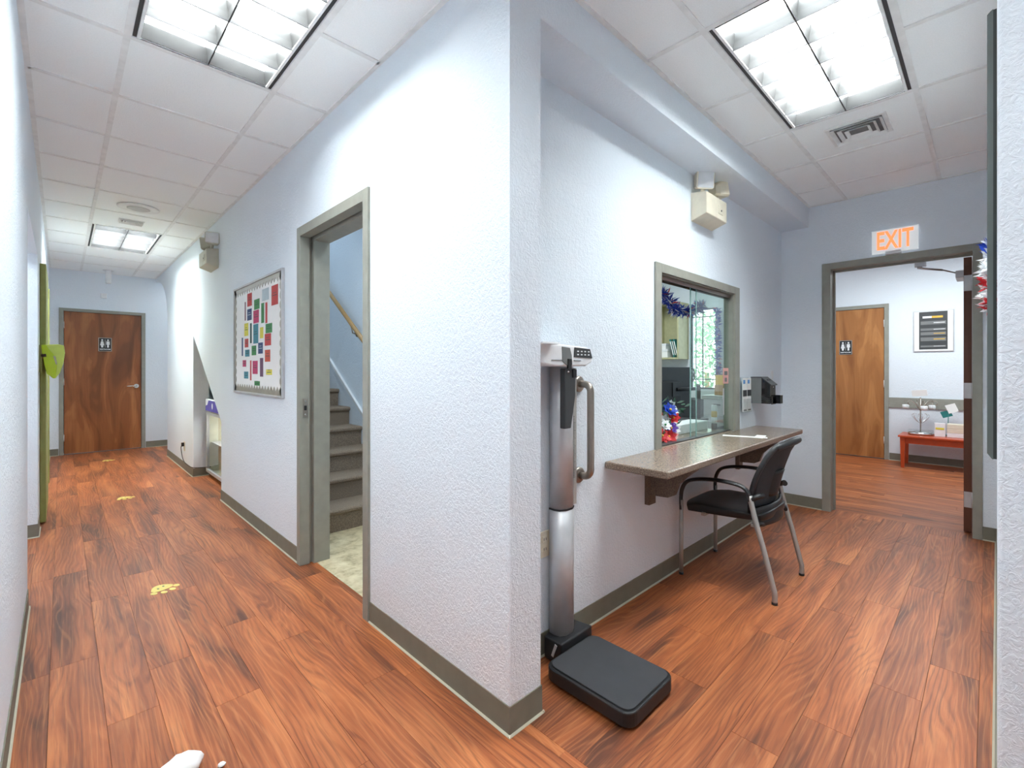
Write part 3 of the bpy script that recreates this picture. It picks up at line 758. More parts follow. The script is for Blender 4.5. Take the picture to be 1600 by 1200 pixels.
MB().box(4.62, 5.06, 2.56, 3.02, .44, .52).build('seat', 'blackplastic', oc, bevel=.03, seg=3)
MB().box(5.03, 5.07, 2.74, 2.82, .5, .66).build('back_post', 'blackplastic', oc)
MB().tube([(4.84, 2.79, .1), (4.84, 2.79, .44)], .03).build('column', 'darkgrey', oc)
for k in range(5):
    a = 2*PI*k/5
    lg = MB().tube([(4.84, 2.79, .1), (4.84+.28*math.cos(a), 2.79+.28*math.sin(a), .06)], [.025, .015], 8).build('leg', 'darkgrey', oc)
    MB().lathe((4.84+.28*math.cos(a), 2.79+.28*math.sin(a)-.012, .03), [(.03, 0), (.03, .024)], 12, 'y').build('caster', 'blackplastic', lg)
fc = thing('filing_cabinet', 'grey filing cabinet beside the office window', 'cabinet', (6.2, 2.42, 0))
MB().box(5.95, 6.45, 2.20, 2.60, 0, .93).build('cabinet_body', 'alum', fc, bevel=.004)
for z in (.06, .35, .64):
    dr = MB().box(5.94, 5.95, 2.22, 2.58, z, z+.26).build('drawer', 'alum', fc, bevel=.002)
    MB().box(5.925, 5.94, 2.36, 2.44, z+.17, z+.185).build('handle', 'darkgrey', dr)
crate('wooden_tray', 'tan wooden box standing on the grey filing cabinet', 'box', 6.1, 6.4, 2.30, 2.50, .931, 1.06, 'walnut')
crate('wooden_tray', 'tan wooden box stacked second on the filing cabinet', 'box', 6.12, 6.4, 2.31, 2.50, 1.061, 1.19, 'gold')
# white planter box with greenery behind the sliding glass
wb = MB().box(3.18, 3.68, 1.56, 1.70, .7925, .86).build('planter_box', 'white', bevel=.003); tag(wb, 'white tray behind the sliding glass with flowers above it', 'tray')
jr = MB()
for i, (z, m) in enumerate(((.7925, 'darkgrey'), (.841, 'white'), (.889, 'gold'), (.937, 'white'))):
    j = MB().lathe((3.685, 1.50+.012, z), [(.02, 0), (.022, .006), (.022, .04), (.018, .047)], 14).build('stacked_jar', m)
    tag(j, ('black', 'white', 'amber', 'white')[i]+' jar, '+('lowest', 'second from the bottom', 'third from the bottom', 'topmost')[i]+' in the little stack beside the window jamb', 'jar', 'stack of little jars')

def flower(parent, c, r, col, n=7, core='gold'):
    mb = MB(); c = Vector(c); nrm = Vector((-.55+random.uniform(-.3, .3), -.7+random.uniform(-.3, .3), .45+random.uniform(-.2, .3))).normalized()
    u = nrm.orthogonal().normalized(); v = nrm.cross(u)
    for ring, (rr, lift) in enumerate(((r, .25), (r*.66, .6))):
        for k in range(n):
            a = 2*PI*(k+.5*ring)/n+random.uniform(-.1, .1); d = u*math.cos(a)+v*math.sin(a); e = nrm.cross(d)
            p0 = c; p1 = c+d*rr*.55+e*rr*.34+nrm*rr*lift*.5; p2 = c+d*rr+nrm*rr*lift; p3 = c+d*rr*.55-e*rr*.34+nrm*rr*lift*.5
            pm = c+d*rr*.55+nrm*rr*lift*.25
            mb.add([p0, p1, p2, p3, pm], [(0, 1, 4), (1, 2, 4), (2, 3, 4), (3, 0, 4)], True)
    f = mb.build('flower_head', col, parent, recalc=False)
    MB().ell(c+nrm*r*.15, r*.16, r*.16, r*.16, 8, 6).build('flower_core', core, f)
    return f
def leaves(parent, c, spread, n, col='darkgreen', l=.05):
    mb = MB()
    for _ in range(n):
        p = Vector(c)+Vector((random.uniform(-1, 1)*spread[0], random.uniform(-1, 1)*spread[1], random.uniform(-1, 1)*spread[2]))
        d = Vector((random.uniform(-1, 1), random.uniform(-1, 1), random.uniform(-.2, 1))).normalized(); e = d.orthogonal().normalized()
        mb.add([p, p+d*l*.5+e*l*.2, p+d*l, p+d*l*.5-e*l*.2], [(0, 1, 2), (0, 2, 3)])
    f = mb.build('foliage', col, parent, recalc=False); f['kind'] = 'stuff'; return f
fa = thing('flower_arrangement', 'bunch of red, blue, purple and white artificial flowers on the counter', 'flowers', (2.9, 1.5, .792))
leaves(fa, (2.86, 1.53, .86), (.14, .06, .06), 80)
MB().lathe((2.86, 1.53, .7932), [(.05, 0), (.06, .02), (.06, .05), (.05, .055)], 16).build('pot', 'teal', fa)
for c, r_, col in (((2.77, 1.47, .835), .042, 'red'), ((2.84, 1.46, .825), .042, 'red'), ((2.83, 1.48, .90), .036, 'white'), ((2.90, 1.47, .875), .034, 'purple'), ((2.97, 1.49, .935), .036, 'red'),
                   ((2.935, 1.50, .99), .045, 'blue'), ((2.76, 1.53, .90), .04, 'white'), ((2.95, 1.47, .865), .030, 'white'), ((2.68, 1.55, .95), .036, 'white'), ((2.71, 1.53, .885), .034, 'violet'),
                   ((2.86, 1.56, .95), .03, 'lavender'), ((2.90, 1.52, .92), .036, 'white'), ((2.98, 1.52, .88), .034, 'purple'), ((2.67, 1.56, 1.02), .034, 'blue'), ((2.72, 1.50, .82), .03, 'lavender'),
                   ((3.03, 1.53, .97), .034, 'white'), ((2.79, 1.56, .97), .04, 'white'), ((2.90, 1.46, .83), .03, 'pink')):
    flower(fa, c, r_*1.3, col, core='gold' if col != 'white' else 'green')
fb = thing('flower_arrangement', 'dark red and navy artificial flowers behind the sliding glass', 'flowers', (3.4, 1.9, .735))
leaves(fb, (3.5, 1.86, .93), (.28, .08, .07), 120, 'darkgreen', .07)
MB().lathe((3.5, 1.9, .7355), [(.08, 0), (.1, .03), (.1, .11), (.09, .12)], 18).build('pot', 'darkgreen', fb)
for c, r_, col in (((3.34, 1.84, .94), .05, 'red'), ((3.42, 1.84, .99), .04, 'navy'), ((3.50, 1.82, .97), .06, 'navy'), ((3.28, 1.86, .99), .04, 'purple'), ((3.62, 1.84, .97), .045, 'white'), ((3.38, 1.82, .90), .04, 'red')):
    flower(fb, c, r_, col)

def tinsel(name, label, path, rad, n, mix, ln=(.03, .06), wd=.005, group=None):
    """mix(i, t) names the colour for a strip at fraction t"""
    t = thing(name, label, 'garland', path[0], group)
    P_ = [Vector(p) for p in path]; parts = {}
    MB().tube(P_, .004, 6).build('cord', 'blue', t)
    for i in range(n):
        s = random.random()*(len(P_)-1); k = min(int(s), len(P_)-2); f = s-k
        p = P_[k].lerp(P_[k+1], f); tt = s/(len(P_)-1)
        d = Vector((random.gauss(0, 1), random.gauss(0, 1), random.gauss(0, 1))).normalized(); e = d.orthogonal().normalized()
        ax = random.uniform(0, 2*PI); e = (Matrix.Rotation(ax, 3, d) @ e)
        L_ = random.uniform(*ln)*rad/.045
        w_ = wd*random.uniform(.6, 1.4); bend = e.cross(d)*random.uniform(-.3, .3)*L_
        mb = parts.setdefault(mix(i, tt), MB())
        mb.add([p-e*w_*.5, p+e*w_*.5, p+d*L_*.6+e*w_+bend*.4, p+d*L_*.6-e*w_+bend*.4, p+d*L_+bend], [(0, 1, 2, 3), (3, 2, 4)])
    for col, mb in parts.items():
        o = mb.build(col+'_tinsel', col, t, recalc=False); o['kind'] = 'stuff'; o['label'] = col+' tinsel strips'
    return t
def bwm(i, t):
    q = random.random()
    return 'blue' if q < .78 else ('white' if q < .93 else 'red')
tinsel('tinsel_garland', 'shiny blue garland draped inside the top of the reception window', [(2.72, 1.58, 1.72), (2.85, 1.58, 1.79), (3.0, 1.58, 1.79), (3.15, 1.58, 1.70), (3.3, 1.58, 1.69), (3.5, 1.58, 1.72), (3.66, 1.58, 1.78)], .06, 900, bwm, group=None)
tinsel('tinsel_garland', 'blue garland hanging down the right side of the bright office window', [(6.42, 2.60, 2.1), (6.42, 2.585, 1.8), (6.42, 2.59, 1.5), (6.42, 2.58, 1.15)], .06, 420, bwm, wd=.008)
def banded(i, t):
    k = int(t*5.999); base_ = ['blue', 'white', 'white', 'red', 'white', 'red'][k]
    return base_ if random.random() < .85 else 'white'
tinsel('tinsel_garland', 'blue, white and red garland hanging on the right wall by the door', [(3.5, .004, 1.93), (3.5, .002, 1.8), (3.5, .004, 1.68), (3.5, .0, 1.57)], .05, 420, banded, wd=.006)
tree = thing('shrub', 'pale sunlit shrub outside the office window', 'shrub', (9.2, 3.9, 0))
mb = MB()
for _ in range(2600):
    a = random.uniform(0, 2*PI); b = random.uniform(-1, 1); r_ = random.uniform(.6, 1.0)
    p = Vector((9.4+1.0*r_*math.cos(a)*math.sqrt(1-b*b), 4.0+1.3*r_*math.sin(a)*math.sqrt(1-b*b), 1.3+1.25*r_*b))
    d = Vector((random.gauss(0, 1), random.gauss(0, 1), random.gauss(0, 1))).normalized(); e = d.orthogonal().normalized()
    mb.add([p, p+d*.06+e*.035, p+d*.13, p+d*.06-e*.035], [(0, 1, 2, 3)])
o = mb.build('foliage', 'outside', tree, recalc=False); o['kind'] = 'stuff'
MB().tube([(9.4, 4.0, -.02), (9.4, 4.0, 1.2)], .05, 8).build('trunk', 'walnut', tree)

# ================================================================== PHYSICIAN SCALE
sc = thing('medical_scale', 'column weighing scale with black platform standing by the wall corner', 'scale', (1.62, 1.12, 0))
def rrect(x0, x1, y0, y1, r, n=5):
    out = []
    for cx, cy, a0 in ((x1-r, y1-r, 0), (x0+r, y1-r, PI/2), (x0+r, y0+r, PI), (x1-r, y0+r, 3*PI/2)):
        for i in range(n+1):
            a = a0+PI/2*i/n; out.append((cx+r*math.cos(a), cy+r*math.sin(a)))
    return out
px0, px1, py0, py1 = 1.405, 1.733, .862, 1.262
MB().prism(rrect(px0, px1, py0, py1, .045), 'z', .012, .066).build('platform', 'blackplastic', sc, bevel=.006, seg=3)
MB().prism(rrect(px0+.012, px1-.012, py0+.012, py1-.012, .038), 'z', .066, .072).build('platform_mat', 'charcoal', sc, bevel=.0025)
for x in (px0+.05, px1-.05):
    for y in (py0+.05, py1-.05): MB().lathe((x, y, 0), [(.018, 0), (.018, .013)], 12).build('foot', 'blackplastic', sc)
bb = MB().prism([(1.515, 1.262), (1.735, 1.262), (1.715, 1.36), (1.67, 1.372), (1.57, 1.372), (1.515, 1.36)], 'z', .004, .10)
bb = bb.build('column_base', 'blackplastic', sc, bevel=.008, seg=3)
MB().obox((1.513, 1.30, .06), (1, 0, 0), (0, .35, -.93), (0, .93, .35), .0015, .03, .006).build('side_clip', 'alum', bb)
colp = [(1.55, 1.36), (1.548, 1.33), (1.557, 1.305), (1.585, 1.29), (1.625, 1.29), (1.655, 1.305), (1.664, 1.33), (1.662, 1.36)]
MB().prism(colp, 'z', .10, .645, True).build('column_lower', 'alum', sc)
MB().prism([(1.606+(x-1.606)*1.03, 1.33+(y-1.33)*1.03) for x, y in colp], 'z', .645, .652, False).build('column_ring', 'blackplastic', sc)
MB().prism([(1.606+(x-1.606)*.97, 1.33+(y-1.33)*.97) for x, y in colp], 'z', .652, 1.275, True).build('column_upper', 'alum', sc)
rlr = MB().box(1.645, 1.667, 1.300, 1.325, .66, 1.27).build('measuring_strip', 'silver', sc)
tk = MB()
for k in range(40): tk.box(1.646, 1.652 if k % 5 else 1.658, 1.2985, 1.30, .78+.007*k, .7815+.007*k)
tk.build('tick_marks', 'blackplastic', rlr)
sl = MB().prism([(1.54, 1.268), (1.613, 1.268), (1.613, 1.15), (1.598, 1.08), (1.582, 1.01), (1.54, 1.01)], 'y', 1.262, 1.291).build('height_slider', 'darkgrey', sc, bevel=.004)
MB().box(1.588, 1.614, 1.256, 1.262, 1.228, 1.264).build('slider_button', 'blackplastic', sl, bevel=.002)
MB().ell((1.560, 1.261, 1.254), .007, .004, .005).build('release_pin', 'chrome', sl)
KX, KZ = .936, .936
def kx(v): return v*KX
def kz(v): return 1.265+(v-1.265)*KZ
def kp(P_): return [(kx(a), kz(b)) for a, b in P_]
hd = MB().prism(kp([(1.40, 1.300), (1.56, 1.278), (1.78, 1.280), (1.825, 1.298), (1.835, 1.318), (1.815, 1.362), (1.79, 1.368), (1.42, 1.386), (1.40, 1.380)]), 'y', 1.245, 1.372)
hd = hd.build('console', 'white', sc, bevel=.008, seg=3)
MB().prism(kp([(1.685, 1.320), (1.825, 1.318), (1.806, 1.361), (1.690, 1.366)]), 'y', 1.2415, 1.2455).build('display', 'darkgrey', hd, bevel=.001)
for i in range(4):
    for j in range(2): MB().box(kx(1.706+.027*i), kx(1.718+.027*i), 1.240, 1.2415, kz(1.330+.015*j), kz(1.336+.015*j)).build('button', 'white', hd)
MB().prism(kp([(1.604, 1.300), (1.634, 1.283), (1.672, 1.285), (1.668, 1.33), (1.655, 1.362), (1.600, 1.366)]), 'y', 1.2425, 1.2455).build('paper_slot', 'grey', hd)
MB().box(1.533, 1.556, 1.238, 1.246, 1.268, 1.309).build('head_clip', 'blackplastic', hd)
for a_, b_ in ((1.685, 1.735), (1.53, 1.60)): MB().box(kx(a_), kx(b_), 1.2415, 1.2455, kz(1.303), kz(1.307)).build('label_line', 'grey', hd)
MB().box(kx(1.42), kx(1.53), 1.20, 1.2455, kz(1.372), kz(1.380)).build('side_ledge', 'white', hd)

gb = thing('grab_bar', 'brushed steel vertical grab bar on the wall beside the scale', 'grab bar', (1.79, 1.34, .757))
gx = 1.787
pts = [(gx, 1.374, 1.194), (gx, 1.345, 1.194)]
for i in range(1, 7): a = PI/2*i/6; pts.append((gx, 1.345-.035*math.sin(a), 1.159+.035*math.cos(a)))
pts += [(gx, 1.31, .792)]
for i in range(1, 7): a = PI/2*i/6; pts.append((gx, 1.31+.035*(1-math.cos(a)), .792-.035*math.sin(a)))
pts += [(gx, 1.374, .757)]
MB().tube(pts, .017, 16).build('bar', 'steel', gb)
for z in (1.194, .757): MB().lathe((gx, 1.380, z), [(.039, 0), (.039, -.004), (.034, -.010), (.018, -.011)], 24, 'y').build('flange', 'steel', gb)

def outlet(label, loc, rz):
    t = thing('outlet', label, 'outlet', (0, 0, 0))
    MB().box(-.036, .036, -.006, 0, -.058, .058).build('plate', 'beige', t, bevel=.002)
    for z in (-.022, .022):
        s_ = MB().box(-.016, .016, -.0085, -.006, z-.014, z+.014).build('socket', 'beige', t, bevel=.003)
        MB().box(-.008, -.005, -.009, -.0085, z-.004, z+.007).box(.005, .008, -.009, -.0085, z-.004, z+.007).build('slot', 'darkgrey', s_)
    t.location = loc; t.rotation_euler = (0, 0, rz); return t
outlet('beige wall outlet low beside the scale column', (1.535, 1.380, .49), 0)
outlet('small wall outlet with the black cord, low on the far corridor wall', (1.110, 7.05, .30), -PI/2)

# ================================================================== GUEST CHAIR
ch = thing('guest_chair', 'black guest chair with silver legs and loop arms at the counter', 'chair', (0, 0, 0))
def sm(P_, n=6):
    """Catmull-Rom through points"""
    P_ = [Vector(p) for p in P_]; out = []
    for i in range(len(P_)-1):
        a = P_[max(i-1, 0)]; b = P_[i]; c = P_[i+1]; d = P_[min(i+2, len(P_)-1)]
        for k in range(n):
            t = k/n; out.append(.5*((2*b)+(c-a)*t+(2*a-5*b+4*c-d)*t*t+(3*b-3*c+d-a)*t*t*t))
    out.append(P_[-1]); return out
for s in (-1, 1):
    x = .256*s
    fl_ = MB().tube([(x, .262, .012), (x, .262, .46)], .0125, 14).build('front_leg', 'silver', ch)
    MB().lathe((x, .262, 0), [(.014, 0), (.014, .014)], 12).build('leg_cap', 'blackplastic', fl_)
    rl_ = MB().tube(sm([(x, -.262, .012), (x, -.262, .06), (x, -.252, .10), (x, -.21, .27), (x, -.165, .43), (x, -.135, .56)], 4), .014, 14).build('rear_leg', 'silver', ch)
    MB().lathe((x, -.262, 0), [(.0155, 0), (.0155, .014)], 12).build('leg_cap', 'blackplastic', rl_)
    # loop arm: rises in front of the seat, runs back, drops to the back post
    arm = [(x, .262, .40), (x, .264, .47), (x, .255, .53), (x, .225, .578), (x, .16, .603), (x, .06, .616), (x, -.04, .615), (x, -.10, .602), (x, -.13, .57), (x, -.138, .53)]
    pth = sm(arm, 5); o_ = MB(); m_ = len(pth); vs0 = []
    for i, p in enumerate(pth):
        d = (pth[min(i+1, m_-1)]-pth[max(i-1, 0)]).normalized(); sd = Vector((1, 0, 0)); up = d.cross(sd)
        f = i/(m_-1); hw = .014+.012*math.sin(PI*min(1, max(0, (f-.15)/.8))); ht = .011
        for k in range(10):
            a = 2*PI*k/10; vs0.append(p+sd*hw*math.cos(a)+up*ht*math.sin(a))
    fs = []
    for i in range(m_-1):
        for k in range(10): fs.append((i*10+k, i*10+(k+1) % 10, (i+1)*10+(k+1) % 10, (i+1)*10+k))
    fs += [tuple(range(10))[::-1], tuple(range((m_-1)*10, m_*10))]
    o_.add(vs0, fs, True); o_.build('armrest', 'blackplastic', ch)
# seat: rounded pan with waterfall front
def seat_fn(zt, zb):
    def top(u, v):
        x = (u*2-1); y = (v*2-1)
        e = 1-abs(x)**5*.12
        X = .238*x*(1-.10*max(0, -y)**2); Y = .03+.235*y*e
        z = zt-.022*max(0, y-.55)**1.5*3-.010*abs(x)**6-.012*(1-x*x)*(1-y*y)
        return (X, Y, z)
    return top
sb = MB(); tf = seat_fn(.462, 0)
sb.grid(tf, 16, 16)
sb.grid(lambda u, v: (tf(u, v)[0]*.97, tf(u, v)[1]*.98-.002, .405-.012*(v*2-1)), 16, 16)
n17 = 17
def bi(u, v): return v*n17+u
rim = [bi(i, 0) for i in range(17)]+[bi(16, j) for j in range(1, 17)]+[bi(i, 16) for i in range(15, -1, -1)]+[bi(0, j) for j in range(15, 0, -1)]
for i in range(len(rim)):
    a, b = rim[i], rim[(i+1) % len(rim)]; sb.f.append((a, b, b+289, a+289)); sb.sm.append(True)
sb.build('seat', 'blackleather', ch, bevel=.006)
MB().box(-.245, .245, .12, .145, .385, .405).box(-.245, .245, -.16, -.135, .385, .405).build('seat_frame', 'silver', ch, bevel=.004)
def back_pt(u, v, off=0):
    x = u*2-1
    wid = .205+.035*math.sin(PI*min(1, v*1.15))-.05*max(0, v-.75)*1.0
    if v > .93: wid -= (v-.93)*.25
    y = -.165-.115*v-.02*math.sin(PI*v)*-1+.045*x*x-.02*max(0, v-.85)*3
    z = .46+.385*v - .012*x*x*v
    return (x*wid, y+off, z)
bk = MB().grid(lambda u, v: back_pt(.01+.98*u, .01+.98*v), 14, 14).build('back_mesh', 'blackmesh', ch, solid=.004)
ring = [back_pt(u, 0) for u in [i/12 for i in range(13)]]+[back_pt(1, v) for v in [i/12 for i in range(1, 13)]]+[back_pt(u, 1) for u in [1-i/12 for i in range(1, 13)]]+[back_pt(0, v) for v in [1-i/12 for i in range(1, 12)]]
fb_ = MB().tube(ring, .014, 10, closed=True)
fb_.build('back_frame', 'blackplastic', ch)
MB().tube(sm([back_pt(.02, .98), back_pt(.25, 1.03), back_pt(.5, 1.04), back_pt(.75, 1.03), back_pt(.98, .98)], 4), [.015]+[.02]*15+[.015], 10).build('top_rail', 'blackplastic', ch)
MB().grid(lambda u, v: (lambda q: (q[0]*1.05, q[1]-.012-.03*(1-v), q[2]-.075+.02*v))(back_pt(u, v*.22)), 14, 6).build('back_shell', 'blackplastic', ch, solid=.014)
MB().grid(lambda u, v: (lambda q: (q[0]*.35, q[1]-.022, q[2]))(back_pt(u, .18+v*.4)), 8, 8).build('lumbar_panel', 'blackplastic', ch, solid=.008)
for s in (-1, 1):
    MB().tube([(s*.256, -.14, .54), (s*.225, -.175, .56), (s*.2, -.185, .56)], .016, 10).tube([(s*.256, -.172, .41), (s*.20, -.19, .40)], .011, 8).build('back_bracket', 'blackplastic', ch)
ch.location = (3.005, 1.068, 0)

# ================================================================== WALL FITTINGS
def emergency(label, loc, rz, m):
    t = thing('emergency_light', label, 'emergency light', (0, 0, 0), 'twin head emergency lights')
    MB().prism([(0, 0), (0, .19), (-.10, .19), (-.10, .055), (-.06, 0)], 'x', -.165, .165).build('body', m, t, bevel=.004) if False else None
    b = MB(); b.add([(-.165, 0, 0), (.165, 0, 0), (.165, 0, .19), (-.165, 0, .19), (-.165, -.105, .035), (.165, -.105, .035), (.165, -.105, .175), (-.165, -.105, .175)],
          [(0, 1, 2, 3), (4, 7, 6, 5), (0, 4, 5, 1), (2, 6, 7, 3), (0, 3, 7, 4), (1, 5, 6, 2)])
    b.build('body', m, t, bevel=.005)
    MB().box(.02, .09, -.109, -.104, .07, .13).build('test_panel', m, t, bevel=.002)
    MB().disc((.06, -.109, .095), (0, -1, 0), .006, .003, 10).build('test_button', 'blackplastic', t)
    for s, dr in ((-1, Vector((-.55, -.75, -.12))), (1, Vector((.92, -.25, .25)))):
        c = Vector((s*.125+(.03 if s < 0 else .02), -.05, .275)); d = dr.normalized(); u = d.cross(Vector((0, 0, 1))).normalized(); v = u.cross(d)
        h = MB(); rings = []
        for (dist, hw) in ((-.06, .028), (-.035, .046), (.03, .062), (.036, .062)):
            base_ = c+d*dist
            for (a, b2) in ((-1, -.8), (-.8, -1), (.8, -1), (1, -.8), (1, .8), (.8, 1), (-.8, 1), (-1, .8)): rings.append(base_+u*hw*a+v*hw*b2)
        fs = [tuple(range(8))[::-1], tuple(range(24, 32))]
        for i in range(3):
            for k in range(8): fs.append((i*8+k, i*8+(k+1) % 8, (i+1)*8+(k+1) % 8, (i+1)*8+k))
        h.add(rings, fs); hh = h.build('lamp_head', m, t, bevel=.002)
        MB().obox(c+d*.0385, u, v, d, .054, .054, .002)  .build('lens', 'lensglass', hh, bevel=.001)
        MB().tube([(s*.10, -.05, .185), c-Vector((0, 0, .045))], .014, 10).build('swivel', m, hh)
    t.location = loc; t.rotation_euler = (0, 0, rz)
emergency('beige twin-head emergency light high on the wall above the reception window', (3.155, 1.380, 2.245), 0, 'beige')
emergency('grey beige twin-head emergency light high on the left corridor wall', (1.110, 5.45, 2.262), -PI/2, 'beige2')

ex = thing('exit_sign', 'edge-lit EXIT sign with red letters above the open doorway', 'sign', (4.88, .54, 2.22))
MB().box(4.868, 4.886, .395, .69, 2.222, 2.415).build('sign_panel', 'exitface', ex, bevel=.004)
text('EXIT', 'lettering', 'exitred', ex, (4.8665, .543, 2.318), (PI/2, 0, -PI/2), .205, .001, .004, .56)
MB().box(4.855, 4.900, .50, .60, 2.208, 2.235).build('mount', 'white', ex, bevel=.004)
MB().box(4.886, 4.90, .44, .64, 2.24, 2.40).build('back_plate', 'white', ex)

br = thing('brochure_holder', 'clear wall rack of blue and white leaflets beside the window frame', 'brochure holder', (3.90, 1.36, .92))
MB().box(3.84, 4.03, 1.376, 1.38, .93, 1.20).build('back_panel', 'clearglass', br)
MB().box(3.84, 4.03, 1.345, 1.348, .925, 1.03).box(3.84, 4.03, 1.345, 1.378, .922, .925).build('pocket', 'clearglass', br)
lfm = MB()
for i, x in enumerate((3.845, 3.94)):
    l_ = tag(MB().box(x, x+.088, 1.355, 1.359, .928, 1.195).build('leaflet', 'paper', None), ('left', 'right')[i]+' leaflet in the clear wall rack, dark middle band and blue top', 'leaflet', 'leaflets in the wall rack')
    MB().box(x+.004, x+.084, 1.3535, 1.355, 1.05, 1.10).build('photo_print', 'darkgrey', l_)
    MB().box(x+.01, x+.05, 1.3535, 1.355, 1.15, 1.18).build('heading_print', 'skyblue', l_)
    MB().box(x+.02, x+.08, 1.3535, 1.355, .935, .945).build('footer_print', 'grey', l_)
sb_ = thing('suggestion_box', 'smoked acrylic locking box with sloped lid on the wall over the counter', 'box', (4.2, 1.3, .98))
MB().prism([(1.378, .985), (1.378, 1.195), (1.30, 1.195), (1.235, 1.14), (1.235, .985)], 'x', 4.10, 4.235).build('body', 'smoke', sb_, bevel=.002)
MB().prism([(1.380, 1.195), (1.380, 1.203), (1.298, 1.203), (1.225, 1.142), (1.225, 1.134), (1.298, 1.195)], 'x', 4.09, 4.245).build('lid', 'darkgrey', sb_)
MB().box(4.13, 4.21, 1.262, 1.272, 1.172, 1.182).build('lid_slot', 'blackplastic', sb_)
MB().ell((4.168, 1.233, 1.12), .006, .004, .006).build('lock', 'chrome', sb_)
MB().box(4.10, 4.235, 1.374, 1.380, .985, 1.20).box(4.095, 4.10, 1.30, 1.38, .985, 1.20).build('back_plate', 'grey', sb_)
MB().box(4.11, 4.225, 1.228, 1.231, .98, 1.045).box(4.235, 4.30, 1.20, 1.203, .985, 1.05).box(4.297, 4.30, 1.20, 1.26, .985, 1.05).box(4.235, 4.30, 1.20, 1.26, .982, .985).build('card_tray', 'smoke', sb_)
for i in range(3):
    tag(MB().prism([(1.25+.01*i, .99+.012*i), (1.37, .998+.03*i), (1.37, 1.0+.03*i), (1.25+.01*i, .992+.012*i)], 'x', 4.115, 4.22).build('paper_slip', 'paper'), 'paper slip %s inside the smoked acrylic box' % ('lowest', 'in the middle of the pile', 'uppermost')[i], 'paper', 'slips in the suggestion box')
tag(MB().box(4.60, 4.64, 1.372, 1.380, 1.17, 1.25).build('wall_sensor', 'white', bevel=.002), 'small white sensor on the wall behind the smoked box', 'sensor')

# dark slab-like board seen edge on, right wall
bd = thing('wall_board', 'long dark board seen edge-on, mounted on the right wall', 'board', (2.0, 0, 1.0))
MB().prism([(.006, 1.025), (.006, 2.278), (-.001, 2.286), (-.0062, 2.289), (-.0062, 1.008), (-.003, 1.011)], 'x', 1.90, 2.9).build('frame', 'slab', bd)
MB().box(1.90, 2.9, -.0135, -.0062, 1.010, 2.287).build('backing', 'slabdark', bd)
# grey-green door leaf / lime dispenser, left wall
gd = thing('green_door', 'olive green door folded back against the left corridor wall', 'door', (-.1, 5.9, 0))
MB().box(-.128, -.092, 5.40, 6.30, .012, 2.13).build('door_leaf', 'olive', gd, bevel=.002)
MB().box(-.130, -.098, 6.30, 6.38, 0, 2.16).box(-.13, -.118, 6.38, 7.3, 2.10, 2.16).box(-.130, -.098, 7.3, 7.38, 0, 2.16).build('frame', 'olive', gd)
MB().box(-.130, -.122, 6.38, 7.3, 0, 2.1).build('inner_panel', 'cream', gd)
ld_ = thing('wall_dispenser', 'bright lime green pointed dispenser on the left corridor wall', 'dispenser', (-.05, 5.36, 1.18))
prof = [(-.118, 1.462), (-.02, 1.47), (.014, 1.462), (.020, 1.40), (.012, 1.32), (-.01, 1.235), (-.036, 1.192), (-.05, 1.19), (-.070, 1.215), (-.085, 1.225), (-.10, 1.30), (-.114, 1.40)]
split = [(-.118, 1.462), (-.088, 1.463), (-.075, 1.43), (-.045, 1.385), (-.028, 1.32), (-.030, 1.25), (-.036, 1.192), (-.05, 1.19), (-.070, 1.215), (-.085, 1.225), (-.10, 1.30), (-.114, 1.40)]
MB().prism(prof, 'y', 5.315, 5.40).build('rear_shell', 'lime2', ld_, bevel=.012, seg=3)
MB().prism(split, 'y', 5.303, 5.33).build('side_shell', 'lime', ld_, bevel=.006, seg=2)
MB().prism([(-.050, 1.375), (-.036, 1.37), (-.026, 1.31), (-.033, 1.30)], 'y', 5.298, 5.31).build('clasp', 'beige2', ld_, bevel=.002)
MB().tube([(-.118, 5.30, 1.375), (-.09, 5.297, 1.378)], .012, 10).build('latch_knob', 'blackplastic', ld_)
MB().box(-.13, -.112, 5.31, 5.39, 1.24, 1.46).build('mount_plate', 'olive', ld_)

# far corridor bits
tag(MB().box(.43, .50, 9.475, 9.5, 2.355, 2.43).build('door_chime', 'white', bevel=.004), 'small square white box on the wall above the far restroom door', 'chime')
ct2 = thing('ceiling_sensor', 'white tube hanging from the ceiling before the far door', 'sensor', (.50, 9.14, 2.5))
MB().lathe((.50, 9.14, 2.54), [(.030, 0), (.036, .02), (.036, .18), (.03, .19)], 16).build('tube', 'white', ct2)
MB().lathe((.50, 9.14, 2.728), [(.06, 0), (.065, .01)], 20).build('ceiling_plate', 'white', ct2)
sp_ = thing('ceiling_speaker', 'round white ceiling speaker before the far corridor light', 'speaker', (.505, 5.40, 2.72))
MB().lathe((.505, 5.42, 2.730), [(.14, 0), (.155, .003), (.155, .0085)], 32).build('rim', 'tee', sp_)
MB().lathe((.505, 5.42, 2.724), [(.075, 0), (.085, .004), (.085, .0065)], 28).build('grille', 'silvergrille', sp_)
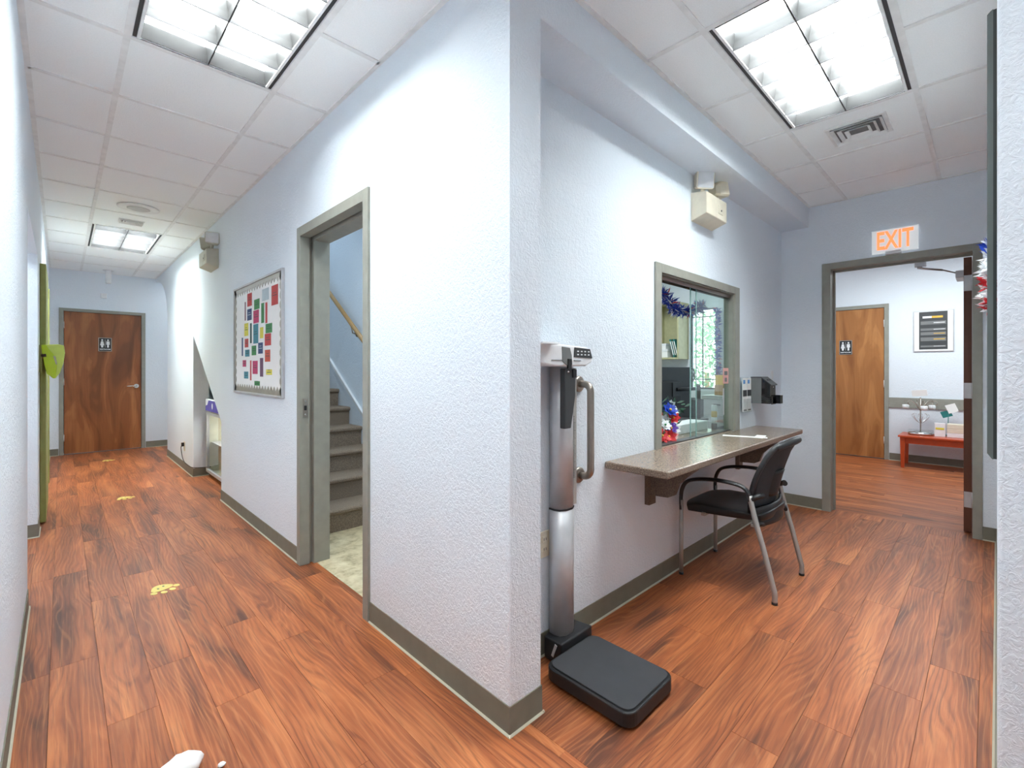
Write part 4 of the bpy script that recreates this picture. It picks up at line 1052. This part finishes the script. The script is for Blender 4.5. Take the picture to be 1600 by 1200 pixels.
def vent(label, cx, cy, w_, d_, rot=0):
    t = thing('ceiling_vent', label, 'vent', (0, 0, 0))
    k = 0
    def ringbox(a, b, tw, z0, z1):
        return MB().box(-a, a, -b, -b+tw, z0, z1).box(-a, a, b-tw, b, z0, z1).box(-a, -a+tw, -b+tw, b-tw, z0, z1).box(a-tw, a, -b+tw, b-tw, z0, z1)
    ringbox(w_/2, d_/2, .022, -.006, .0).build('frame', 'tee', t, bevel=.001)
    for i in range(1, 4):
        a, b = w_/2*(1-.22*i)-.006, d_/2*(1-.22*i)-.006
        mb = MB(); a2, b2 = a+.018, b+.018
        v0 = [(-a, -b, .0), (a, -b, .0), (a, b, .0), (-a, b, .0), (-a2, -b2, -.016), (a2, -b2, -.016), (a2, b2, -.016), (-a2, b2, -.016)]
        mb.add(v0, [(0, 1, 5, 4), (1, 2, 6, 5), (2, 3, 7, 6), (3, 0, 4, 7)]); mb.build('vane', 'tee', t, solid=.0015, recalc=False)
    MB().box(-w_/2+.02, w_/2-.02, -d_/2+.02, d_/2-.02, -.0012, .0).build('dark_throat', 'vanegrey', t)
    t.location = (cx, cy, ZC+.0022); t.rotation_euler = (0, 0, rot)
vent('square white ceiling vent beyond the right hall light', 3.53, .565, .30, .30)
vent('small white ceiling vent just before the far corridor light', .50, 5.99, .20, .15)

# bulletin board
BX = 1.110
bo = thing('bulletin_board', 'white bulletin board with silver frame and foil scalloped border', 'board', (BX, 4.03, 1.06))
y0, y1, z0, z1 = 3.405, 4.665, 1.062, 1.968
MB().box(BX-.010, BX, y0+.01, y1-.01, z0+.01, z1-.01).build('panel', 'paper', bo)
MB().box(BX-.020, BX, y0, y0+.016, z0, z1).box(BX-.020, BX, y1-.016, y1, z0, z1).box(BX-.020, BX, y0+.016, y1-.016, z0, z0+.016).box(BX-.020, BX, y0+.016, y1-.016, z1-.016, z1).build('frame', 'alum', bo, bevel=.002)
def border(pts): return MB().prism(pts, 'x', BX-.0125, BX-.010)
n = 18
for nm, lo in (('bottom', z0+.016), ('top', z1-.016)):
    s = 1 if nm == 'bottom' else -1; P_ = [(y0+.016, lo)]
    for k in range(n):
        a = y0+.016+(y1-y0-.032)*k/n; b = y0+.016+(y1-y0-.032)*(k+1)/n
        P_ += [(a, lo+s*.030), ((a+b)/2, lo+s*.062)]
    P_ += [(y1-.016, lo+s*.03), (y1-.016, lo)]
    border(P_).build('border_strip', 'foil', bo)
n = 13
for s, e in ((1, y0+.016), (-1, y1-.016)):
    P_ = [(e, z0+.016)]
    for k in range(n):
        a = z0+.016+(z1-z0-.032)*k/n; b = z0+.016+(z1-z0-.032)*(k+1)/n
        P_ += [(e+s*.030, a), (e+s*.052, (a*2+b)/3), (e+s*.052, (a+b*2)/3)]
    P_ += [(e+s*.03, z1-.016), (e, z1-.016)]
    border(P_).build('border_strip', 'foil', bo)
cards = [(4.204, 1.832, .15, .105, 'r', 'red card, top of the left column'), (4.009, 1.776, .164, .079, 'g', 'green card near the top, second column'), (3.794, 1.828, .183, .089, 'w', 'pale grey blue card at the top centre right'),
 (3.582, 1.8, .167, .143, 'r', 'large red card in the top right corner'), (4.328, 1.749, .03, .155, 'b', 'thin maroon strip at the upper left edge'), (4.208, 1.711, .143, .092, 'n', 'navy card below the top left red card'),
 (4.028, 1.68, .167, .101, 'p', 'pink card below the top green card'), (3.861, 1.694, .082, .152, 'g', 'narrow green striped card, upper middle'), (3.773, 1.688, .052, .155, 'r', 'thin red strip right of the green striped card'),
 (4.297, 1.594, .13, .105, 'y', 'yellow card on the left side'), (4.168, 1.557, .049, .162, 'd', 'dark green strip beside the yellow card'), (4.036, 1.545, .151, .152, 't', 'large teal blue card in the middle'),
 (3.886, 1.545, .095, .084, 'y', 'small yellow card right of the teal card'), (3.714, 1.569, .177, .07, 'g', 'wide green card on the right side'), (3.737, 1.486, .172, .089, 'r', 'red card below the wide green card'),
 (4.414, 1.455, .043, .154, 'n', 'thin navy strip at the left edge'), (4.291, 1.482, .118, .071, 'r', 'dark red card below the yellow card'), (4.27, 1.398, .147, .057, 't', 'small teal card on the lower left'),
 (4.086, 1.415, .14, .076, 'g', 'green card below the large teal card'), (3.915, 1.428, .135, .085, 'n', 'slate navy card in the centre right'), (3.744, 1.366, .146, .089, 'o', 'orange red card on the lower right'),
 (4.355, 1.314, .114, .055, 'p', 'small magenta card near the lower left'), (4.302, 1.217, .141, .058, 't', 'small blue teal card at the bottom left'), (4.171, 1.256, .042, .161, 'r', 'thin red strip on the lower left'),
 (4.054, 1.28, .156, .104, 'p', 'magenta card low in the middle'), (3.888, 1.28, .092, .143, 'v', 'tall plum card low right of the magenta card'), (3.71, 1.244, .16, .04, 'y', 'small yellow card at the lower right'), (4.002, 1.155, .163, .035, 'g', 'small green card, lowest of all')]
for cy, cz, wy, hz, k, lb in cards:
    o = MB().box(BX-.0115, BX-.0102, cy-wy*.42, cy+wy*.42, cz-hz/2, cz+hz/2).build('paper_card', 'c_'+k)
    tag(o, lb+' on the bulletin board', 'card', 'coloured cards on the bulletin board')
    if k != 'w' and wy > .1:
        MB().box(BX-.0118, BX-.0115, cy-wy*.3, cy+wy*.3, cz-.004, cz+.001).box(BX-.0118, BX-.0115, cy-wy*.2, cy+wy*.2, cz+.014, cz+.018).build('print', 'c_'+('w' if k in 'nd' else 'd'), o)

# display fridge under the stairs
fg = thing('display_fridge', 'small glass-door display fridge with purple header under the stairs', 'fridge', (1.5, 6.1, 0))
f0, f1, fy0, fy1 = 1.225, 1.75, 5.62, 6.46
cb = MB().box(f0+.03, f1, fy0, fy0+.02, .03, .90).box(f0+.03, f1, fy1-.02, fy1, .03, .90).box(f1-.02, f1, fy0, fy1, .03, .90).box(f0+.03, f1, fy0, fy1, .03, .06).box(f0+.03, f1, fy0, fy1, .76, .90)
cb.build('cabinet', 'cream', fg)
MB().prism([(f0-.004, .775), (f0+.03, .775), (f0+.03, .915), (f0-.004, .915)], 'y', fy0, fy1).build('header', 'white', fg, bevel=.003)
hdp = MB().prism([(fy0+.01, .782), (fy1-.01, .782), (fy1-.01, .835), (fy1-.10, .85), (fy1-.16, .905), (fy0+.01, .905)], 'x', f0-.006, f0-.004).build('header_graphic', 'violet', fg)
MB().ell((f0-.007, fy1-.35, .845), .002, .03, .035).build('emblem', 'white', hdp)
dd = MB().box(f0, f0+.03, fy0, fy0+.03, .06, .77).box(f0, f0+.03, fy1-.03, fy1, .06, .77).box(f0, f0+.03, fy0+.03, fy1-.03, .06, .095).box(f0, f0+.03, fy0+.03, fy1-.03, .735, .77).build('door_frame', 'alum', fg, bevel=.002)
MB().box(f0+.012, f0+.018, fy0+.03, fy1-.03, .095, .735).build('door_glass', 'clearglass', dd)
MB().box(f0+.05, f1-.03, fy0+.02, fy1-.02, .40, .405).build('shelf', 'alum', fg)
fld = bpy.data.lights.new('fridge_lamp', 'AREA'); fld.size = .3; fld.energy = 2.0
flo = bpy.data.objects.new('fridge_lamp', fld); C.objects.link(flo); flo.location = (1.45, 6.0, .755)
for i, (y, z, s) in enumerate(((5.80, .075, 1.0), (6.05, .075, .8), (5.90, .42, .8))):
    mb = MB().ell((1.34, y, z+.09*s), .06*s, .09*s, .09*s, 10, 7)
    for q in mb.v: q += Vector((random.uniform(-.015, .015), random.uniform(-.02, .02), random.uniform(-.02, .02)))
    tag(mb.build('plastic_bag', 'white' if i != 1 else 'cream'), 'crumpled white bag in the display fridge, '+('low near the glass', 'low on the left', 'on top of the others')[i], 'bag', 'bags in the fridge')
for y in (fy0+.06, fy1-.06):
    for x in (f0+.08, f1-.06): MB().lathe((x, y, 0), [(.015, 0), (.015, .031)], 10).build('foot', 'blackplastic', fg)
cd = tag(MB().tube(sm([(1.085, 7.05, .32), (1.07, 7.04, .28), (1.075, 6.95, .16), (1.08, 6.75, .12), (1.10, 6.50, .115), (1.18, 6.40, .12), (1.21, 6.15, .16)], 6), .0045, 8).box(1.075, 1.101, 7.03, 7.07, .30, .345).build('power_cord', 'blackplastic'), 'black power cord looping from the outlet to the display fridge', 'cord')

# paw print decals on the floor
def paw(label, x, y, a):
    t = thing('floor_decal', label, 'decal', (0, 0, 0), 'yellow paw print decals')
    pad = [(.052*math.cos(q)*(1+.12*math.cos(3*q+PI/2)), .045*math.sin(q)*(1+.10*math.cos(3*q+PI/2))) for q in [2*PI*i/24 for i in range(24)]]
    MB().prism([(p, q+.02) for p, q in pad], 'z', 0, .0012).build('pad', 'yellow', t)
    for (px, py) in ((-.058, -.022), (-.022, -.052), (.022, -.052), (.058, -.022)):
        MB().prism([(px+.015*math.cos(q), py+.02*math.sin(q)) for q in [2*PI*i/14 for i in range(14)]], 'z', 0, .0012).build('toe_print', 'yellow', t)
    MB().prism([(-.016+.005*math.cos(q), .02+.008*math.sin(q)) for q in [2*PI*i/10 for i in range(10)]], 'z', .0012, .0014).prism([(.016+.005*math.cos(q), .03+.008*math.sin(q)) for q in [2*PI*i/10 for i in range(10)]], 'z', .0012, .0014).build('mark', 'c_d', t)
    t.location = (x, y, .0004); t.rotation_euler = (0, 0, a)
paw('yellow paw print decal on the floor, nearest of the three', .420, 3.32, .35)
paw('yellow paw print decal on the floor, middle of the three', .445, 5.92, .3)
paw('yellow paw print decal on the floor, farthest, by the restroom door', .46, 8.52, .3)
def crumple(name, label, x, y, rx, ry, rz, n=14):
    mb = MB().ell((0, 0, rz*.9), rx, ry, rz, n, 9)
    for q in mb.v:
        k = 1+.10*math.sin(q.x*120+q.y*70)+random.uniform(-.05, .05); q.x *= k; q.y *= k; q.z = max(.0005, q.z*(1+random.uniform(-.1, .1)))
    o = mb.build(name, 'paper', origin=(0, 0, 0)); o.location = (x, y, .0005); tag(o, label, 'paper')
crumple('crumpled_paper', 'white crumpled paper at the bottom edge of the picture', .268, 1.755, .058, .045, .03)
crumple('paper_scrap', 'tiny white paper scrap right of the crumpled paper', .365, 1.705, .012, .010, .006, 8)

# ================================================================== WAITING ROOM THINGS
S('trim_chair_rail', MB().box(8.28, 8.3, -1.25, .985, .735, .875), 'trim', bevel=.003)
po = thing('framed_poster', 'dark framed notice with yellow heading on the waiting room wall', 'poster', (8.29, .52, 1.5))
MB().box(8.284, 8.30, .325, .725, 1.50, 2.045).build('frame', 'alum', po, bevel=.003)
MB().box(8.282, 8.284, .335, .715, 1.51, 2.035).build('mat_board', 'paper', po)
pn = MB().box(8.280, 8.282, .385, .665, 1.53, 2.03).build('notice_sheet', 'darkgrey', po)
MB().box(8.279, 8.280, .43, .54, 1.945, 1.972).build('yellow_heading', 'gold', pn)
MB().box(8.279, 8.280, .54, .63, 1.945, 1.972).build('white_heading', 'white', pn)
for k, (z, hh) in enumerate(((1.86, .045), (1.78, .03), (1.72, .04), (1.64, .05), (1.56, .022))):
    MB().box(8.279, 8.280, .40, .65, z, z+hh).build('text_band', 'grey', pn)
    MB().box(8.278, 8.279, .41, .52, z+hh*.4, z+hh*.6).build('text_line', 'gold' if k in (2, 3) else 'white', pn)

tb = thing('side_table', 'low reddish cherry wood table in the waiting room', 'table', (8.0, .2, 0))
tx0, tx1, ty0, ty1, tz = 7.74, 8.22, -.34, .83, .415
MB().box(tx0, tx1, ty0, ty1, tz-.022, tz).build('table_top', 'cherry', tb, bevel=.004)
MB().box(tx0+.03, tx0+.05, ty0+.06, ty1-.06, tz-.10, tz-.022).box(tx1-.05, tx1-.03, ty0+.06, ty1-.06, tz-.10, tz-.022).box(tx0+.05, tx1-.05, ty0+.03, ty0+.05, tz-.10, tz-.022).box(tx0+.05, tx1-.05, ty1-.05, ty1-.03, tz-.10, tz-.022).build('apron', 'cherry', tb)
for x in (tx0+.045, tx1-.045):
    for y in (ty0+.045, ty1-.045):
        mb = MB(); a, b = .026, .017
        mb.add([(x-b, y-b, 0), (x+b, y-b, 0), (x+b, y+b, 0), (x-b, y+b, 0), (x-a, y-a, tz-.022), (x+a, y-a, tz-.022), (x+a, y+a, tz-.022), (x-a, y+a, tz-.022)],
               [(0, 3, 2, 1), (4, 5, 6, 7), (0, 1, 5, 4), (1, 2, 6, 5), (2, 3, 7, 6), (3, 0, 4, 7)]); mb.build('leg', 'cherry', tb)
cs = thing('wire_display_stand', 'ornate wire tree stand with hanging white trays on the low table', 'stand', (8.02, .63, tz))
cx_, cy_ = 8.02, .63
MB().tube([(cx_, cy_, tz+.02), (cx_, cy_, .90)], .007, 8).build('stem', 'steel', cs)
MB().lathe((cx_, cy_, tz+.0003), [(.12, 0), (.13, .01), (.13, .03), (.05, .05), (.015, .06)], 20).build('foot_dish', 'chrome', cs)
MB().box(cx_-.09, cx_+.09, cy_-.12, cy_+.12, tz+.035, tz+.06).build('tray', 'clearglass', cs, bevel=.003)
for k in range(6):
    a = 2*PI*k/6+.3; ca, sa = math.cos(a), math.sin(a)
    MB().tube(sm([(cx_, cy_, .72), (cx_+.05*ca, cy_+.05*sa, .80), (cx_+.12*ca, cy_+.12*sa, .86), (cx_+.17*ca, cy_+.17*sa, .84), (cx_+.15*ca, cy_+.15*sa, .80)], 4), .004, 6).build('wire_branch', 'steel', cs)
    MB().tube(sm([(cx_, cy_, .56), (cx_+.05*ca, cy_+.05*sa, .60), (cx_+.09*ca, cy_+.09*sa, .66), (cx_+.06*ca, cy_+.06*sa, .69)], 4), .003, 6).build('wire_branch', 'chrome', cs)
    bx = MB().lathe((cx_+.155*ca, cy_+.155*sa, .745), [(.026, 0), (.034, .012), (.036, .05), (.03, .052)], 12).build('hanging_cup', 'white' if k % 2 else 'clearglass', cs)
c1 = tag(MB().obox((8.01, .64, .955), (.98, 0, .17), (0, 1, -.12), (-.17, .12, .98), .002, .075, .04).build('sign_card', 'paper'), 'white card tilted on top of the wire tree stand', 'card')
b1 = MB().box(7.93, 7.97, .39, .49, tz+.0005, tz+.17).build('carton', 'white', bevel=.002); tag(b1, 'white carton with yellow band beside the wire stand', 'box')
MB().box(7.927, 7.93, .40, .48, tz+.09, tz+.115).build('yellow_band', 'c_y', b1)
for i, (z0_, z1_, m) in enumerate(((.001, .055, 'white'), (.056, .11, 'beige'), (.111, .165, 'beige'))):
    b = MB().box(7.93, 8.09, .225, .375, tz+z0_, tz+z1_).build('card_box', m, bevel=.003)
    tag(b, ('lowest white box', 'beige box in the middle', 'topmost beige box')[i]+' of the stack at the table end', 'box', 'box stack on the low table')
c2 = thing('card_stand', 'small card on a teal clip stand behind the box stack', 'card stand', (8.15, .36, tz))
MB().obox((8.15, .34, .765), (1, 0, 0), (0, .93, -.36), (0, .36, .93), .002, .05, .055).build('sign_card', 'paper', c2)
MB().tube([(8.155, .38, tz+.005), (8.155, .37, .73)], .004, 6).box(8.12, 8.19, .34, .42, tz+.0003, tz+.01).build('stem', 'teal', c2)
MB().obox((8.156, .39, .69), (1, 0, 0), (0, .93, -.36), (0, .36, .93), .002, .05, .04).build('teal_card', 'teal', c2)
S('baseboard_left_passage', MB().box(-1.70, -1.69, 3.45, 5.0, 0, .1), 'base')
